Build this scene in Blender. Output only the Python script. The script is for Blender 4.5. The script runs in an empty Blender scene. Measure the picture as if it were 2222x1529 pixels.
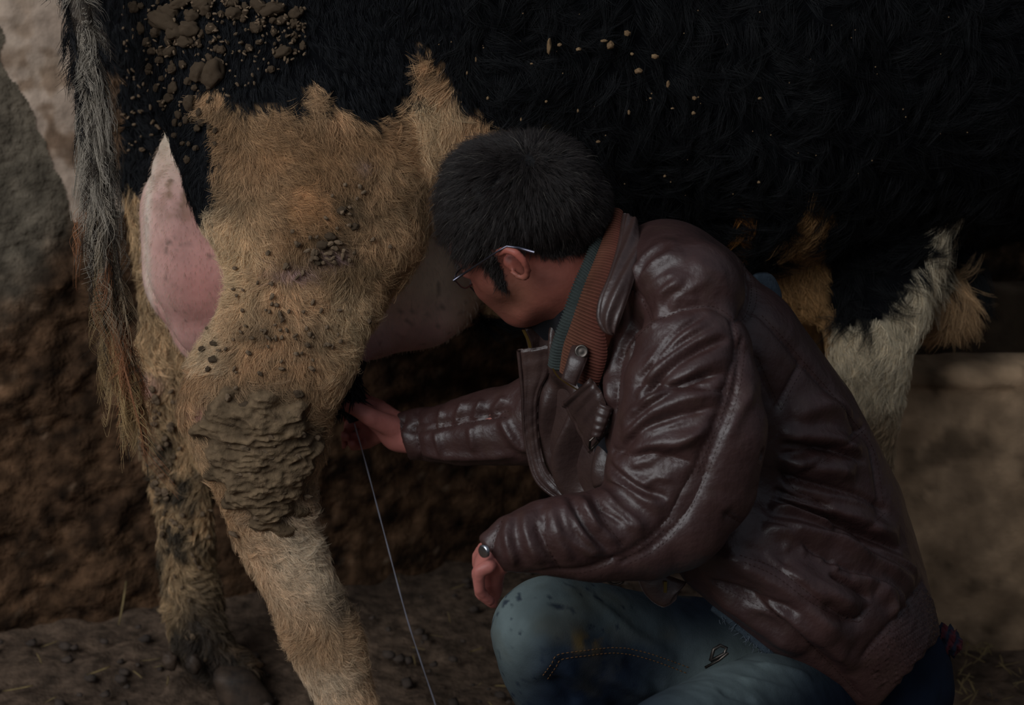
import bpy, bmesh, math, random
import numpy as np
import openvdb
from mathutils import Vector
from mathutils.bvhtree import BVHTree
random.seed(7); rng = np.random.default_rng(7)
SC = bpy.context.scene; COL = SC.collection

# ------------------------------------------------------------------ camera, world, lights, exposure
CAM_H = 1.40; TILT = math.radians(22.0); FPX = 4200.0; W, H = 2222.0, 1529.0
cam_d = bpy.data.cameras.new('camera'); cam = bpy.data.objects.new('camera', cam_d); COL.objects.link(cam)
cam.location = (0, 0, CAM_H); cam.rotation_euler = (math.pi/2 - TILT, 0, 0)
cam_d.sensor_width = 36; cam_d.lens = FPX/W*36; cam_d.clip_start = 0.05
cam_d.dof.use_dof = True; cam_d.dof.focus_distance = 2.03; cam_d.dof.aperture_fstop = 6.3
SC.camera = cam
wd = bpy.data.worlds.new('overcast_sky'); SC.world = wd; wd.use_nodes = True
nt = wd.node_tree; bg = nt.nodes['Background']
geo = nt.nodes.new('ShaderNodeTexCoord'); sep = nt.nodes.new('ShaderNodeSeparateXYZ'); rmp = nt.nodes.new('ShaderNodeValToRGB')
nt.links.new(geo.outputs['Generated'], sep.inputs[0]); nt.links.new(sep.outputs['Z'], rmp.inputs[0])
rmp.color_ramp.elements[0].position = 0.0; rmp.color_ramp.elements[0].color = (0.10, 0.10, 0.105, 1)
rmp.color_ramp.elements[1].position = 0.7; rmp.color_ramp.elements[1].color = (0.52, 0.60, 0.72, 1)
nt.links.new(rmp.outputs[0], bg.inputs[0]); bg.inputs[1].default_value = 0.25
def area(name, loc, target, size, power, color):
    l = bpy.data.lights.new(name, 'AREA'); l.shape = 'RECTANGLE'; l.size, l.size_y = size; l.energy = power; l.color = color
    o = bpy.data.objects.new(name, l); COL.objects.link(o); o.location = loc
    o.rotation_euler = (Vector(target)-Vector(loc)).to_track_quat('-Z', 'Y').to_euler(); return o
area('daylight_from_open_side', (-2.0, -0.4, 2.8), (0.0, 2.0, 0.65), (2.6, 2.2), 74, (0.93, 0.97, 1.0))
SC.view_settings.view_transform = 'Standard'; SC.view_settings.look = 'None'
SC.view_settings.exposure = 0.0; SC.view_settings.gamma = 1.0; SC.view_settings.use_curve_mapping = False

# ------------------------------------------------------------------ helpers
CT, ST = math.cos(TILT), math.sin(TILT)
FWD = np.array([0, CT, -ST]); UP = np.array([0, ST, CT]); CAMP = np.array([0, 0, CAM_H])
def at(px, py, Y):
    d = FWD + np.array([1., 0, 0])*((px-1111)/FPX) - UP*((py-764.5)/FPX)
    return CAMP + d*(Y/d[1])
def mpp(px, py, Y):                      # metres per pixel there
    return float(np.dot(at(px, py, Y)-CAMP, FWD))/FPX
def proj(V):
    q = V-CAMP; dep = q@FWD
    return 1111+FPX*q[:, 0]/dep, 764.5-FPX*(q@UP)/dep, dep
def C(*pts):                             # chain points: (px, py, Y, radius_px, depth ratio)
    out = []
    for p in pts:
        k = p[4] if len(p) > 4 else 1.0
        out.append((at(p[0], p[1], p[2]), p[3]*mpp(p[0], p[1], p[2]), k))
    return out
_lat = np.random.default_rng(3).random((64, 64, 64)).astype(np.float32)
def noise(P, scale):                     # value noise in 0..1
    q = P*scale+1000.; i = np.floor(q).astype(np.int64); f = q-i; f = f*f*(3-2*f); r = 0
    for dx in (0, 1):
        for dy in (0, 1):
            for dz in (0, 1):
                w = (f[:, 0] if dx else 1-f[:, 0])*(f[:, 1] if dy else 1-f[:, 1])*(f[:, 2] if dz else 1-f[:, 2])
                r = r+w*_lat[(i[:, 0]+dx) & 63, (i[:, 1]+dy) & 63, (i[:, 2]+dz) & 63]
    return r
def fbm(P, s, n=3):
    a, t, r = 1., 0., 0.
    for j in range(n): r = r+a*noise(P+j*7.3, s*2**j); t += a; a *= .5
    return r/t
def inpoly(px, py, poly):
    poly = np.array(poly, float); ins = np.zeros(len(px), bool); j = len(poly)-1
    for i in range(len(poly)):
        xi, yi = poly[i]; xj, yj = poly[j]
        c = ((yi > py) != (yj > py)) & (px < (xj-xi)*(py-yi)/(yj-yi+1e-9)+xi)
        ins ^= c; j = i
    return ins
def blob2(px, py, cx, cy, rx, ry, ang=0):
    a = math.radians(ang); x = px-cx; y = py-cy
    u = (x*math.cos(a)+y*math.sin(a))/rx; v = (-x*math.sin(a)+y*math.cos(a))/ry
    return np.exp(-(u*u+v*v))

class Grid:
    def __init__(s, lo, hi, h):
        s.lo = np.array(lo, float); s.h = h
        s.n = np.ceil((np.array(hi)-s.lo)/h).astype(int)+1
        s.v = np.full(s.n, 1.0, np.float32)
    def region(s, lo, hi):
        a = np.clip(np.floor((lo-s.lo)/s.h).astype(int), 0, s.n); b = np.clip(np.ceil((hi-s.lo)/s.h).astype(int)+1, 0, s.n)
        return a, b
    def coords(s, a, b):
        return [s.lo[i]+s.h*np.arange(a[i], b[i], dtype=np.float32) for i in range(3)]
    def chain_field(s, pts, m):
        P = np.array([p[0] for p in pts]); R = np.array([p[1]*max(1, p[2]) for p in pts])
        a, b = s.region((P-R[:, None]).min(0)-m, (P+R[:, None]).max(0)+m)
        if (b <= a).any(): return None
        D = np.full(b-a, 1.0, np.float32)
        segs = list(zip(pts[:-1], pts[1:])) or [(pts[0], (pts[0][0]+1e-5, pts[0][1], pts[0][2]))]
        for (p0, r0, k0), (p1, r1, k1) in segs:
            rr = np.array([r0*max(1, k0), r1*max(1, k1)])
            lo = np.minimum(p0-rr[0], p1-rr[1])-m; hi = np.maximum(p0+rr[0], p1+rr[1])+m
            c, d = s.region(lo, hi)
            if (d <= c).any(): continue
            x, y, z = s.coords(c, d)
            X = x[:, None, None]-p0[0]; Y = y[None, :, None]-p0[1]; Z = z[None, None, :]-p0[2]
            ab = p1-p0; L2 = float(ab@ab)
            t = np.clip((X*ab[0]+Y*ab[1]+Z*ab[2])/L2, 0, 1)
            B = (p0+p1)/2-CAMP; B = B/np.linalg.norm(B)
            dx = X-t*ab[0]; dy = Y-t*ab[1]; dz = Z-t*ab[2]
            db = dx*B[0]+dy*B[1]+dz*B[2]; k = k0+(k1-k0)*t
            q = np.sqrt(np.maximum(dx*dx+dy*dy+dz*dz-db*db, 0)+(db/k)**2)
            f = (q-(r0+(r1-r0)*t)).astype(np.float32)
            sl = tuple(slice(c[i]-a[i], d[i]-a[i]) for i in range(3))
            D[sl] = np.minimum(D[sl], f)
        return a, b, D
    def add(s, pts, sm=0.01):
        r = s.chain_field(pts, 0.03+sm)
        if r is None: return
        a, b, D = r; sl = tuple(slice(a[i], b[i]) for i in range(3)); A = s.v[sl]
        h = np.maximum(sm-np.abs(A-D), 0)/sm
        s.v[sl] = np.minimum(A, D)-h*h*sm/4
    def sub(s, pts, sm=0.004):
        r = s.chain_field(pts, 0.03+sm)
        if r is None: return
        a, b, D = r; sl = tuple(slice(a[i], b[i]) for i in range(3)); A = s.v[sl]; D = -D
        h = np.maximum(sm-np.abs(A-D), 0)/sm
        s.v[sl] = np.maximum(A, D)+h*h*sm/4
    def halfspace(s, p, n, lo=None, hi=None):      # removes the side n points to, inside an optional box
        a, b = s.region(np.array(lo), np.array(hi)) if lo is not None else (np.zeros(3, int), s.n)
        x, y, z = s.coords(a, b); n = n/np.linalg.norm(n)
        d = (x[:, None, None]-p[0])*n[0]+(y[None, :, None]-p[1])*n[1]+(z[None, None, :]-p[2])*n[2]
        sl = tuple(slice(a[i], b[i]) for i in range(3)); s.v[sl] = np.maximum(s.v[sl], d)
    def mesh(s):
        lim = 3.0*s.h
        g = openvdb.FloatGrid(lim); g.copyFromArray(np.clip(s.v, -lim, lim).astype(np.float32))
        pts, quads = g.convertToQuads(isovalue=0.0)
        V = pts.astype(np.float64)*s.h+s.lo; F = quads.astype(np.int64)
        a = V[F[:, 0]]; b = V[F[:, 1]]; c = V[F[:, 2]]
        vol = np.einsum('ij,ij->i', a, np.cross(b, c)).sum()
        if vol < 0: F = F[:, ::-1]
        return V, F
def vnormals(V, F):
    n = np.cross(V[F[:, 2]]-V[F[:, 0]], V[F[:, 3 if F.shape[1] > 3 else 1]]-V[F[:, 1 if F.shape[1] > 3 else 0]])
    N = np.zeros_like(V)
    for i in range(F.shape[1]): np.add.at(N, F[:, i], n)
    return N/(np.linalg.norm(N, axis=1, keepdims=True)+1e-12)
def relax(V, F, it=2):
    for _ in range(it):
        S = np.zeros_like(V); cnt = np.zeros(len(V))
        for i in range(4):
            np.add.at(S, F[:, i], V[F[:, (i+1) % 4]]); np.add.at(cnt, F[:, i], 1)
        V = V*.5+.5*S/np.maximum(cnt, 1)[:, None]
    return V
def mkobj(name, V, F, mat, parent=None, col=None, smooth=True):
    me = bpy.data.meshes.new(name)
    if isinstance(F, np.ndarray):
        k = F.shape[1]; me.vertices.add(len(V)); me.vertices.foreach_set('co', np.asarray(V, np.float32).ravel())
        me.loops.add(F.size); me.loops.foreach_set('vertex_index', F.astype(np.int32).ravel())
        me.polygons.add(len(F)); me.polygons.foreach_set('loop_start', np.arange(0, F.size, k, dtype=np.int32))
        me.update(calc_edges=True); me.validate()
    else:
        me.from_pydata([tuple(v) for v in V], [], [tuple(int(i) for i in f) for f in F])
    if smooth: me.polygons.foreach_set('use_smooth', np.ones(len(me.polygons), bool))
    if col is not None:
        a = me.attributes.new('col', 'FLOAT_COLOR', 'POINT')
        c = np.ones((len(V), 4), np.float32); c[:, :3] = col; a.data.foreach_set('color', c.ravel())
    me.materials.append(mat)
    o = bpy.data.objects.new(name, me); COL.objects.link(o)
    if parent: o.parent = parent
    return o
def tag(o, label=None, cat=None, group=None, kind=None):
    if label: o['label'] = label
    if cat: o['category'] = cat
    if group: o['group'] = group
    if kind: o['kind'] = kind
    return o
def tree(V, F): return BVHTree.FromPolygons([Vector(v) for v in V], [tuple(int(i) for i in f) for f in F])
def hit(bvh, px, py):
    d = at(px, py, 1.0)-CAMP; d = d/np.linalg.norm(d)
    r = bvh.ray_cast(Vector(CAMP), Vector(d))
    return (np.array(r[0]), np.array(r[1])) if r[0] is not None else None
def resample(pts, step=6.0):
    pts = np.array(pts, float)
    if len(pts) > 2:                     # Catmull-Rom
        P = np.vstack([2*pts[0]-pts[1], pts, 2*pts[-1]-pts[-2]]); out = []
        for i in range(1, len(P)-2):
            n = max(2, int(np.linalg.norm(P[i+1]-P[i])/step))
            for t in np.linspace(0, 1, n, endpoint=False):
                out.append(.5*((2*P[i])+(-P[i-1]+P[i+1])*t+(2*P[i-1]-5*P[i]+4*P[i+1]-P[i+2])*t*t+(-P[i-1]+3*P[i]-3*P[i+1]+P[i+2])*t**3))
        out.append(pts[-1]); return np.array(out)
    n = max(2, int(np.linalg.norm(pts[1]-pts[0])/step)); t = np.linspace(0, 1, n)[:, None]
    return pts[0]*(1-t)+pts[1]*t
def on_surface(bvh, pix, step=6.0, lift=0.0, jump=0.05):
    out = []; last = None
    for p in resample(pix, step):
        h = hit(bvh, p[0], p[1])
        if h is None: continue
        if last is not None and np.linalg.norm(h[0]-last) > jump: continue
        last = h[0]; out.append(h[0]+h[1]*lift)
    return np.array(out)
def creases(V, N, bvh, lines):           # lines: (pixel polyline, width m, height m, sharp)
    off = np.zeros(len(V))
    for pix, w, amp, sharp in lines:
        L = on_surface(bvh, pix, 5.0)
        if len(L) < 2: continue
        lo = L.min(0)-3*w; hi = L.max(0)+3*w
        idx = np.nonzero(((V > lo) & (V < hi)).all(1))[0]
        if len(idx) == 0: continue
        P = V[idx]; best = np.full(len(idx), 9.); bt = np.zeros(len(idx))
        for j in range(len(L)-1):
            a = L[j]; ab = L[j+1]-a; l2 = ab@ab+1e-12
            t = np.clip(((P-a)@ab)/l2, 0, 1); d = np.linalg.norm(P-a-t[:, None]*ab, axis=1)
            m = d < best; best[m] = d[m]; bt[m] = (j+t[m])/(len(L)-1)
        taper = 1. if sharp == 2 else np.clip(np.minimum(bt, 1-bt)*5, 0, 1)**.7
        prof = np.exp(-best/w) if sharp else np.exp(-(best/w)**2)
        off[idx] += amp*prof*taper
    return V+N*off[:, None]
def tube(name, L, r, mat, parent=None, seg=6, flat=1.0, closed=False, col=None):
    L = np.asarray(L, float); n = len(L); r = np.broadcast_to(np.asarray(r, float), (n,))
    T = np.gradient(L, axis=0); T /= np.linalg.norm(T, axis=1, keepdims=True)+1e-12
    B = np.tile(FWD, (n, 1)); S = np.cross(T, B); S /= np.linalg.norm(S, axis=1, keepdims=True)+1e-9
    B = np.cross(S, T)
    V = []; F = []
    for i in range(n):
        for j in range(seg):
            a = 2*math.pi*j/seg; V.append(L[i]+S[i]*math.cos(a)*r[i]+B[i]*math.sin(a)*r[i]*flat)
    for i in range(n-1):
        for j in range(seg):
            F.append((i*seg+j, i*seg+(j+1) % seg, (i+1)*seg+(j+1) % seg, (i+1)*seg+j))
    F.append(tuple(range(seg))); F.append(tuple(range((n-1)*seg, n*seg))[::-1])
    return mkobj(name, V, F, mat, parent)
def dashes(bvh, pix, ln, gap, r, step_lift, V, F):  # stitches along a seam, appended to V, F
    L = on_surface(bvh, pix, 2.0, step_lift)
    if len(L) < 3: return
    s = np.concatenate([[0], np.cumsum(np.linalg.norm(np.diff(L, axis=0), axis=1))]); t = 0
    while t+ln < s[-1]:
        a = np.array([np.interp(t, s, L[:, i]) for i in range(3)]); b = np.array([np.interp(t+ln, s, L[:, i]) for i in range(3)])
        T = b-a; T /= np.linalg.norm(T)+1e-9; S = np.cross(T, FWD); S /= np.linalg.norm(S)+1e-9; B = np.cross(S, T); o = len(V)
        for p, q in ((a, .5), ((a+b)/2, 1.), (b, .5)):
            for k in range(4): an = k*math.pi/2; V.append(p+(S*math.cos(an)+B*math.sin(an))*r*q)
        for i in (0, 1):
            for k in range(4): F.append((o+i*4+k, o+i*4+(k+1) % 4, o+i*4+4+(k+1) % 4, o+i*4+4+k))
        F.append((o, o+1, o+2, o+3)); F.append((o+8, o+9, o+10, o+11)); t += ln+gap
def curves(name, P, R, mat, parent, col=None):   # P (n,k,3) strand points, R (k,) or (n,k) radii
    n, k, _ = P.shape; h = bpy.data.hair_curves.new(name); h.add_curves([k]*n)
    h.attributes['position'].data.foreach_set('vector', P.astype(np.float32).ravel())
    ra = h.attributes.get('radius') or h.attributes.new('radius', 'FLOAT', 'POINT')
    ra.data.foreach_set('value', np.broadcast_to(R, (n, k)).astype(np.float32).ravel())
    if col is not None:
        a = h.attributes.new('col', 'FLOAT_COLOR', 'CURVE'); c = np.ones((n, 4), np.float32); c[:, :3] = col
        a.data.foreach_set('color', c.ravel())
    h.materials.append(mat); o = bpy.data.objects.new(name, h); COL.objects.link(o)
    if parent: o.parent = parent
    return o
def strip(name, A, B, mat, parent, thick, nu=None, nv=10, bulge=0.0, rel=None, col=None):
    # a thick curved band between two 3D polylines A and B; rel(u, v) adds relief
    nu = nu or len(A)
    def rs(L):
        L = np.asarray(L); s = np.concatenate([[0], np.cumsum(np.linalg.norm(np.diff(L, axis=0), axis=1))]); t = np.linspace(0, s[-1], nu)
        return np.stack([np.interp(t, s, L[:, i]) for i in range(3)], 1)
    A = rs(A); B = rs(B); u = np.linspace(0, 1, nu)[:, None]; v = np.linspace(0, 1, nv)[None, :]
    P = A[:, None]*(1-v[..., None])+B[:, None]*v[..., None]
    du = np.gradient(P, axis=0); dv = np.gradient(P, axis=1); N = np.cross(du, dv); N /= np.linalg.norm(N, axis=2, keepdims=True)+1e-12
    if (N@(-FWD)).mean() < 0: N = -N
    hgt = bulge*4*v*(1-v)+0*u+(rel(u, v) if rel else 0)
    edge = np.clip(np.minimum(v, 1-v)*nv/2.0, 0, 1)*np.clip(np.minimum(u, 1-u)*nu/2.0, 0, 1)
    Ft = P+N*(hgt+thick/2*np.sqrt(edge))[..., None]; Bk = P+N*(bulge*4*v*(1-v)-thick/2*np.sqrt(edge))[..., None]
    V = np.concatenate([Ft.reshape(-1, 3), Bk.reshape(-1, 3)]); n0 = nu*nv
    i = np.arange(nu-1)[:, None]*nv+np.arange(nv-1)[None, :]; i = i.ravel()
    q = np.stack([i, i+nv, i+nv+1, i+1], 1); F = np.concatenate([q, q[:, ::-1]+n0])
    ring = [k for k in range(nv)]+[k*nv+nv-1 for k in range(1, nu)]+[(nu-1)*nv+k for k in range(nv-2, -1, -1)]+[k*nv for k in range(nu-2, 0, -1)]
    ring = np.array(ring); nx = np.roll(ring, -1)
    F = np.concatenate([F, np.stack([ring, nx, nx+n0, ring+n0], 1)])
    c = None
    if col is not None: c = np.concatenate([col(u, v).reshape(-1, 3)]*2)
    return mkobj(name, V, F, mat, parent, col=c)
def ico(sub=2):
    bm = bmesh.new(); bmesh.ops.create_icosphere(bm, subdivisions=sub, radius=1)
    V = np.array([v.co[:] for v in bm.verts]); F = np.array([[v.index for v in f.verts] for f in bm.faces]); bm.free(); return V, F

# ------------------------------------------------------------------ materials
def lin(r, g, b): return tuple(((x/255)/12.92 if x/255 <= .04045 else ((x/255+.055)/1.055)**2.4) for x in (r, g, b))
def mat(name, c1=(.5, .5, .5), c2=None, rough=.6, nscale=8, attr=False, bump=None, metal=0, spec=.5, vary=.0, **kw):
    m = bpy.data.materials.new(name); m.use_nodes = True; n = m.node_tree; b = n.nodes['Principled BSDF']
    b.inputs['Roughness'].default_value = rough; b.inputs['Metallic'].default_value = metal; b.inputs['Specular IOR Level'].default_value = spec
    tc = n.nodes.new('ShaderNodeTexCoord')
    if attr:
        a = n.nodes.new('ShaderNodeAttribute'); a.attribute_name = 'col'; src = a.outputs['Color']
        if vary:
            t = n.nodes.new('ShaderNodeTexNoise'); t.inputs['Scale'].default_value = nscale; t.inputs['Detail'].default_value = 6; n.links.new(tc.outputs['Object'], t.inputs['Vector'])
            r = n.nodes.new('ShaderNodeMapRange'); r.inputs[1].default_value = .3; r.inputs[2].default_value = .7; r.inputs[3].default_value = 1-vary; r.inputs[4].default_value = 1+vary
            n.links.new(t.outputs['Fac'], r.inputs[0]); x = n.nodes.new('ShaderNodeVectorMath'); x.operation = 'SCALE'
            n.links.new(src, x.inputs[0]); n.links.new(r.outputs[0], x.inputs['Scale']); src = x.outputs[0]
        n.links.new(src, b.inputs['Base Color'])
    elif c2:
        t = n.nodes.new('ShaderNodeTexNoise'); t.inputs['Scale'].default_value = nscale; t.inputs['Detail'].default_value = 8; t.inputs['Roughness'].default_value = .6
        n.links.new(tc.outputs['Object'], t.inputs['Vector'])
        r = n.nodes.new('ShaderNodeValToRGB'); r.color_ramp.elements[0].position = .35; r.color_ramp.elements[1].position = .65
        r.color_ramp.elements[0].color = (*c1, 1); r.color_ramp.elements[1].color = (*c2, 1)
        n.links.new(t.outputs['Fac'], r.inputs[0]); n.links.new(r.outputs[0], b.inputs['Base Color'])
    else: b.inputs['Base Color'].default_value = (*c1, 1)
    if bump:
        prev = None
        for (bs, st, dist) in bump:
            t = n.nodes.new('ShaderNodeTexNoise'); t.inputs['Scale'].default_value = bs; t.inputs['Detail'].default_value = 5
            n.links.new(tc.outputs['Object'], t.inputs['Vector'])
            u = n.nodes.new('ShaderNodeBump'); u.inputs['Strength'].default_value = st; u.inputs['Distance'].default_value = dist
            n.links.new(t.outputs['Fac'], u.inputs['Height'])
            if prev: n.links.new(prev, u.inputs['Normal'])
            prev = u.outputs[0]
        n.links.new(prev, b.inputs['Normal'])
    for k, v in kw.items(): b.inputs[k].default_value = v
    return m
M_wall = mat('old_wall', attr=True, rough=.95, nscale=45, vary=.45, bump=[(30, .8, .02), (140, .6, .006)], spec=.15)
M_plaster = mat('stained_plaster', attr=True, rough=.9, nscale=40, vary=.25, bump=[(60, .5, .006)], spec=.2)
M_floor = mat('trampled_dirt', attr=True, rough=.9, nscale=50, vary=.5, bump=[(40, .7, .015), (200, .5, .004)], spec=.25)
M_trough = mat('stained_concrete', attr=True, rough=.9, nscale=14, vary=.35, bump=[(40, .4, .004), (220, .3, .002)], spec=.2)
M_skincow = mat('cow_hide', attr=True, rough=.9, nscale=60, vary=.3, spec=.1)
M_udder = mat('udder_skin', attr=True, rough=.6, nscale=50, vary=.10, bump=[(180, .25, .002), (25, .25, .006)], spec=.35, **{'Subsurface Weight': .15, 'Subsurface Scale': .01})
M_fur = mat('cow_fur', attr=True, rough=.62, spec=.35)
M_hairm = mat('short_black_hair', attr=True, rough=.5, spec=.35)
M_mud = mat('dried_mud', lin(92, 76, 60), lin(136, 114, 92), rough=.95, nscale=60, bump=[(90, .7, .004), (300, .5, .002)], spec=.15)
M_horn = mat('dark_hoof', lin(40, 32, 26), lin(84, 66, 52), rough=.7, nscale=30, bump=[(60, .5, .003)])
M_chaff = mat('chaff', lin(112, 84, 56), lin(146, 118, 84), rough=.8, nscale=200)
M_leather = mat('brown_leather', attr=True, rough=.44, nscale=22, vary=.14, bump=[(45, .35, .008), (160, .12, .003), (420, .12, .001)], spec=.6)
M_leather2 = mat('brown_leather_plain', lin(56, 39, 37), lin(74, 54, 49), rough=.42, nscale=18, spec=.7, bump=[(70, .3, .005), (420, .15, .001)])
M_knit = mat('knit', attr=True, rough=.95, nscale=60, vary=.15, bump=[(500, .5, .001)], spec=.1)
M_skin = mat('skin', attr=True, rough=.5, nscale=60, vary=.12, bump=[(260, .25, .0012), (60, .15, .003)], spec=.4, **{'Subsurface Weight': .12, 'Subsurface Scale': .006})
M_denim = mat('denim', attr=True, rough=.9, nscale=30, vary=.18, bump=[(700, .35, .0008), (40, .25, .006)], spec=.15)
M_thread = mat('stitch_thread', lin(58, 40, 36), rough=.9, spec=.1); M_orange = mat('orange_thread', lin(120, 84, 50), rough=.9)
M_metal = mat('worn_metal', lin(70, 62, 56), lin(112, 104, 98), rough=.4, metal=1, nscale=60)
M_brass = mat('brass', lin(170, 140, 80), rough=.4, metal=1)
M_black = mat('dark_lining', lin(12, 13, 20), lin(22, 23, 32), rough=.9, nscale=30)
M_frame = mat('glasses_metal', lin(110, 108, 120), rough=.3, metal=1)
M_milk = mat('milk', lin(190, 190, 205), rough=.3)
M_straw = mat('straw', lin(110, 90, 58), lin(150, 128, 84), rough=.8, nscale=60)
M_rag = mat('blue_grey_cloth', lin(40, 50, 60), lin(60, 72, 82), rough=.95, nscale=80, bump=[(300, .5, .002)])
M_shoe = mat('shoe_leather', lin(34, 28, 26), rough=.6)
M_glass = bpy.data.materials.new('lens_glass'); M_glass.use_nodes = True
_n = M_glass.node_tree; _b = _n.nodes['Principled BSDF']; _b.inputs['Roughness'].default_value = .05; _b.inputs['Base Color'].default_value = (.3, .3, .3, 1); _t = _n.nodes.new('ShaderNodeBsdfTransparent'); _m = _n.nodes.new('ShaderNodeMixShader'); _m.inputs[0].default_value = .12; _n.links.new(_t.outputs[0], _m.inputs[1]); _n.links.new(_b.outputs[0], _m.inputs[2]); _n.links.new(_m.outputs[0], _n.nodes['Material Output'].inputs['Surface'])
M_plaid = mat('plaid', attr=True, rough=.95)

# ------------------------------------------------------------------ setting: floor, wall, trough
def sheet(nu, nv, fn):
    u, v = np.meshgrid(np.linspace(0, 1, nu), np.linspace(0, 1, nv), indexing='ij')
    P = fn(u.ravel(), v.ravel()); i = (np.arange(nu-1)[:, None]*nv+np.arange(nv-1)[None, :]).ravel()
    return P, np.stack([i, i+nv, i+nv+1, i+1], 1)
V, F = sheet(420, 300, lambda u, v: np.stack([-2.2+4.4*u, -0.8+4.6*v, 0*u], 1))
r = fbm(V, 9, 4)-.5; r2 = fbm(V, 45, 2)-.5
V[:, 2] += .020*r+.008*r2-.012; V[:, 2] += .012*np.clip(fbm(V+5, 22, 2)-.55, 0, 1)*3
t = fbm(V, 5, 3)[:, None]; g = fbm(V+9, 60, 2)[:, None]
colr = np.array(lin(72, 58, 48))*(1-t)+np.array(lin(122, 100, 82))*t; colr = colr*(.5+.6*g)
mkobj('floor', V, F, M_floor, col=colr); tag(bpy.data.objects['floor'], 'uneven trampled dirt floor with straw bits', kind='structure')
def wallY(X, z): return 2.43+.30*(X+.73)+.14*z
V, F = sheet(460, 260, lambda u, v: np.stack([-1.5+3.4*u, 0*u, -.06+1.9*v], 1))
V[:, 1] = wallY(V[:, 0], V[:, 2]); px, py, _ = proj(V)
edge = (fbm(V, 7, 3)-.5)*260
brown = 1/(1+np.exp(-((py+edge)-(640-.9*np.clip(px, 0, 260)))/26))
brown = np.maximum(brown, 1/(1+np.exp(-(px-620)/60)))
rel = (fbm(V, 12, 4)-.5)*.05*(.25+brown)+(fbm(V, 60, 2)-.5)*.02*brown
V[:, 1] -= rel
n1 = fbm(V+3, 14, 3)[:, None]; n2 = fbm(V+13, 50, 3)[:, None]
n3 = fbm(V+23, 95, 2)[:, None]; cb = np.array(lin(72, 52, 38))*(1-n1)+np.array(lin(116, 86, 62))*n1; cb = cb*.78*(.25+1.5*np.clip((n2-.3)*1.9, 0, 1))*(.6+.8*n3)+np.array(lin(150, 130, 110))*np.clip((n3-.74)*6, 0, 1)*.4
cg = np.array(lin(90, 82, 70))*(1-n1)+np.array(lin(126, 114, 98))*n1; cg = cg*(.75+.5*n2)
cw = cg*(1-brown[:, None])+cb*brown[:, None]
mkobj('wall_back', V, F, M_wall, col=cw); tag(bpy.data.objects['wall_back'], 'old barn wall, grey render above, brown caked earth below', kind='structure')
# raised pale plaster patch left on the wall (a part of the wall)
poly = [(-60, -160), (100, -160), (330, -60), (345, 300), (250, 480), (165, 470), (145, 400), (110, 300), (60, 215), (22, 140), (5, 60), (-20, 20)]
nu, nv = 90, 110
gx, gy = np.meshgrid(np.linspace(-70, 350, nu), np.linspace(-170, 490, nv), indexing='ij'); gx = gx.ravel(); gy = gy.ravel()
Q = np.array([at(x, y, 2.6) for x, y in zip(gx, gy)])
for _ in range(3):
    d = Q-CAMP; s = (wallY(CAMP[0]+d[:, 0], CAMP[2]+d[:, 2])-0.0)/d[:, 1]; Q = CAMP+d*s[:, None]
jx = (fbm(Q, 40, 2)-.5)*40; jy = (fbm(Q+4, 40, 2)-.5)*40
ins = inpoly(gx+jx, gy+jy, poly); Q[:, 1] -= .022+(fbm(Q, 30, 3)-.5)*.012
keep = np.nonzero(ins)[0]; mp = -np.ones(len(Q), int); mp[keep] = np.arange(len(keep))
i = (np.arange(nu-1)[:, None]*nv+np.arange(nv-1)[None, :]).ravel(); q = np.stack([i, i+nv, i+nv+1, i+1], 1); q = q[(mp[q] >= 0).all(1)]; q = mp[q]
Vf = Q[keep]; Vb = Vf+np.array([0, .05, 0]); px_, py_, _ = proj(Vf)
from collections import Counter
ec = Counter(); 
for f in q:
    for a_, b_ in zip(f, np.roll(f, -1)): ec[(int(a_), int(b_))] += 1
side = [(a_, b_, b_+len(Vf), a_+len(Vf)) for (a_, b_) in ec if (b_, a_) not in ec]
n1 = fbm(Vf, 18, 3)[:, None]; st = np.clip((fbm(Vf+5, 34, 3)-.52)*7, 0, 1)*np.clip((py_+120)/420, .15, 1)
cp = np.array(lin(178, 154, 136))*(1-n1)+np.array(lin(214, 190, 168))*n1; cp = cp*(1-.55*st[:, None])*np.array([1, .93, .86])**(st[:, None]*2)
wp = mkobj('plaster_patch', np.concatenate([Vf, Vb]), np.concatenate([q, np.array(side)]), M_plaster, parent=bpy.data.objects['wall_back'], col=np.concatenate([cp, cp]))
tag(wp, 'pale pinkish plaster left on the wall')

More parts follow.
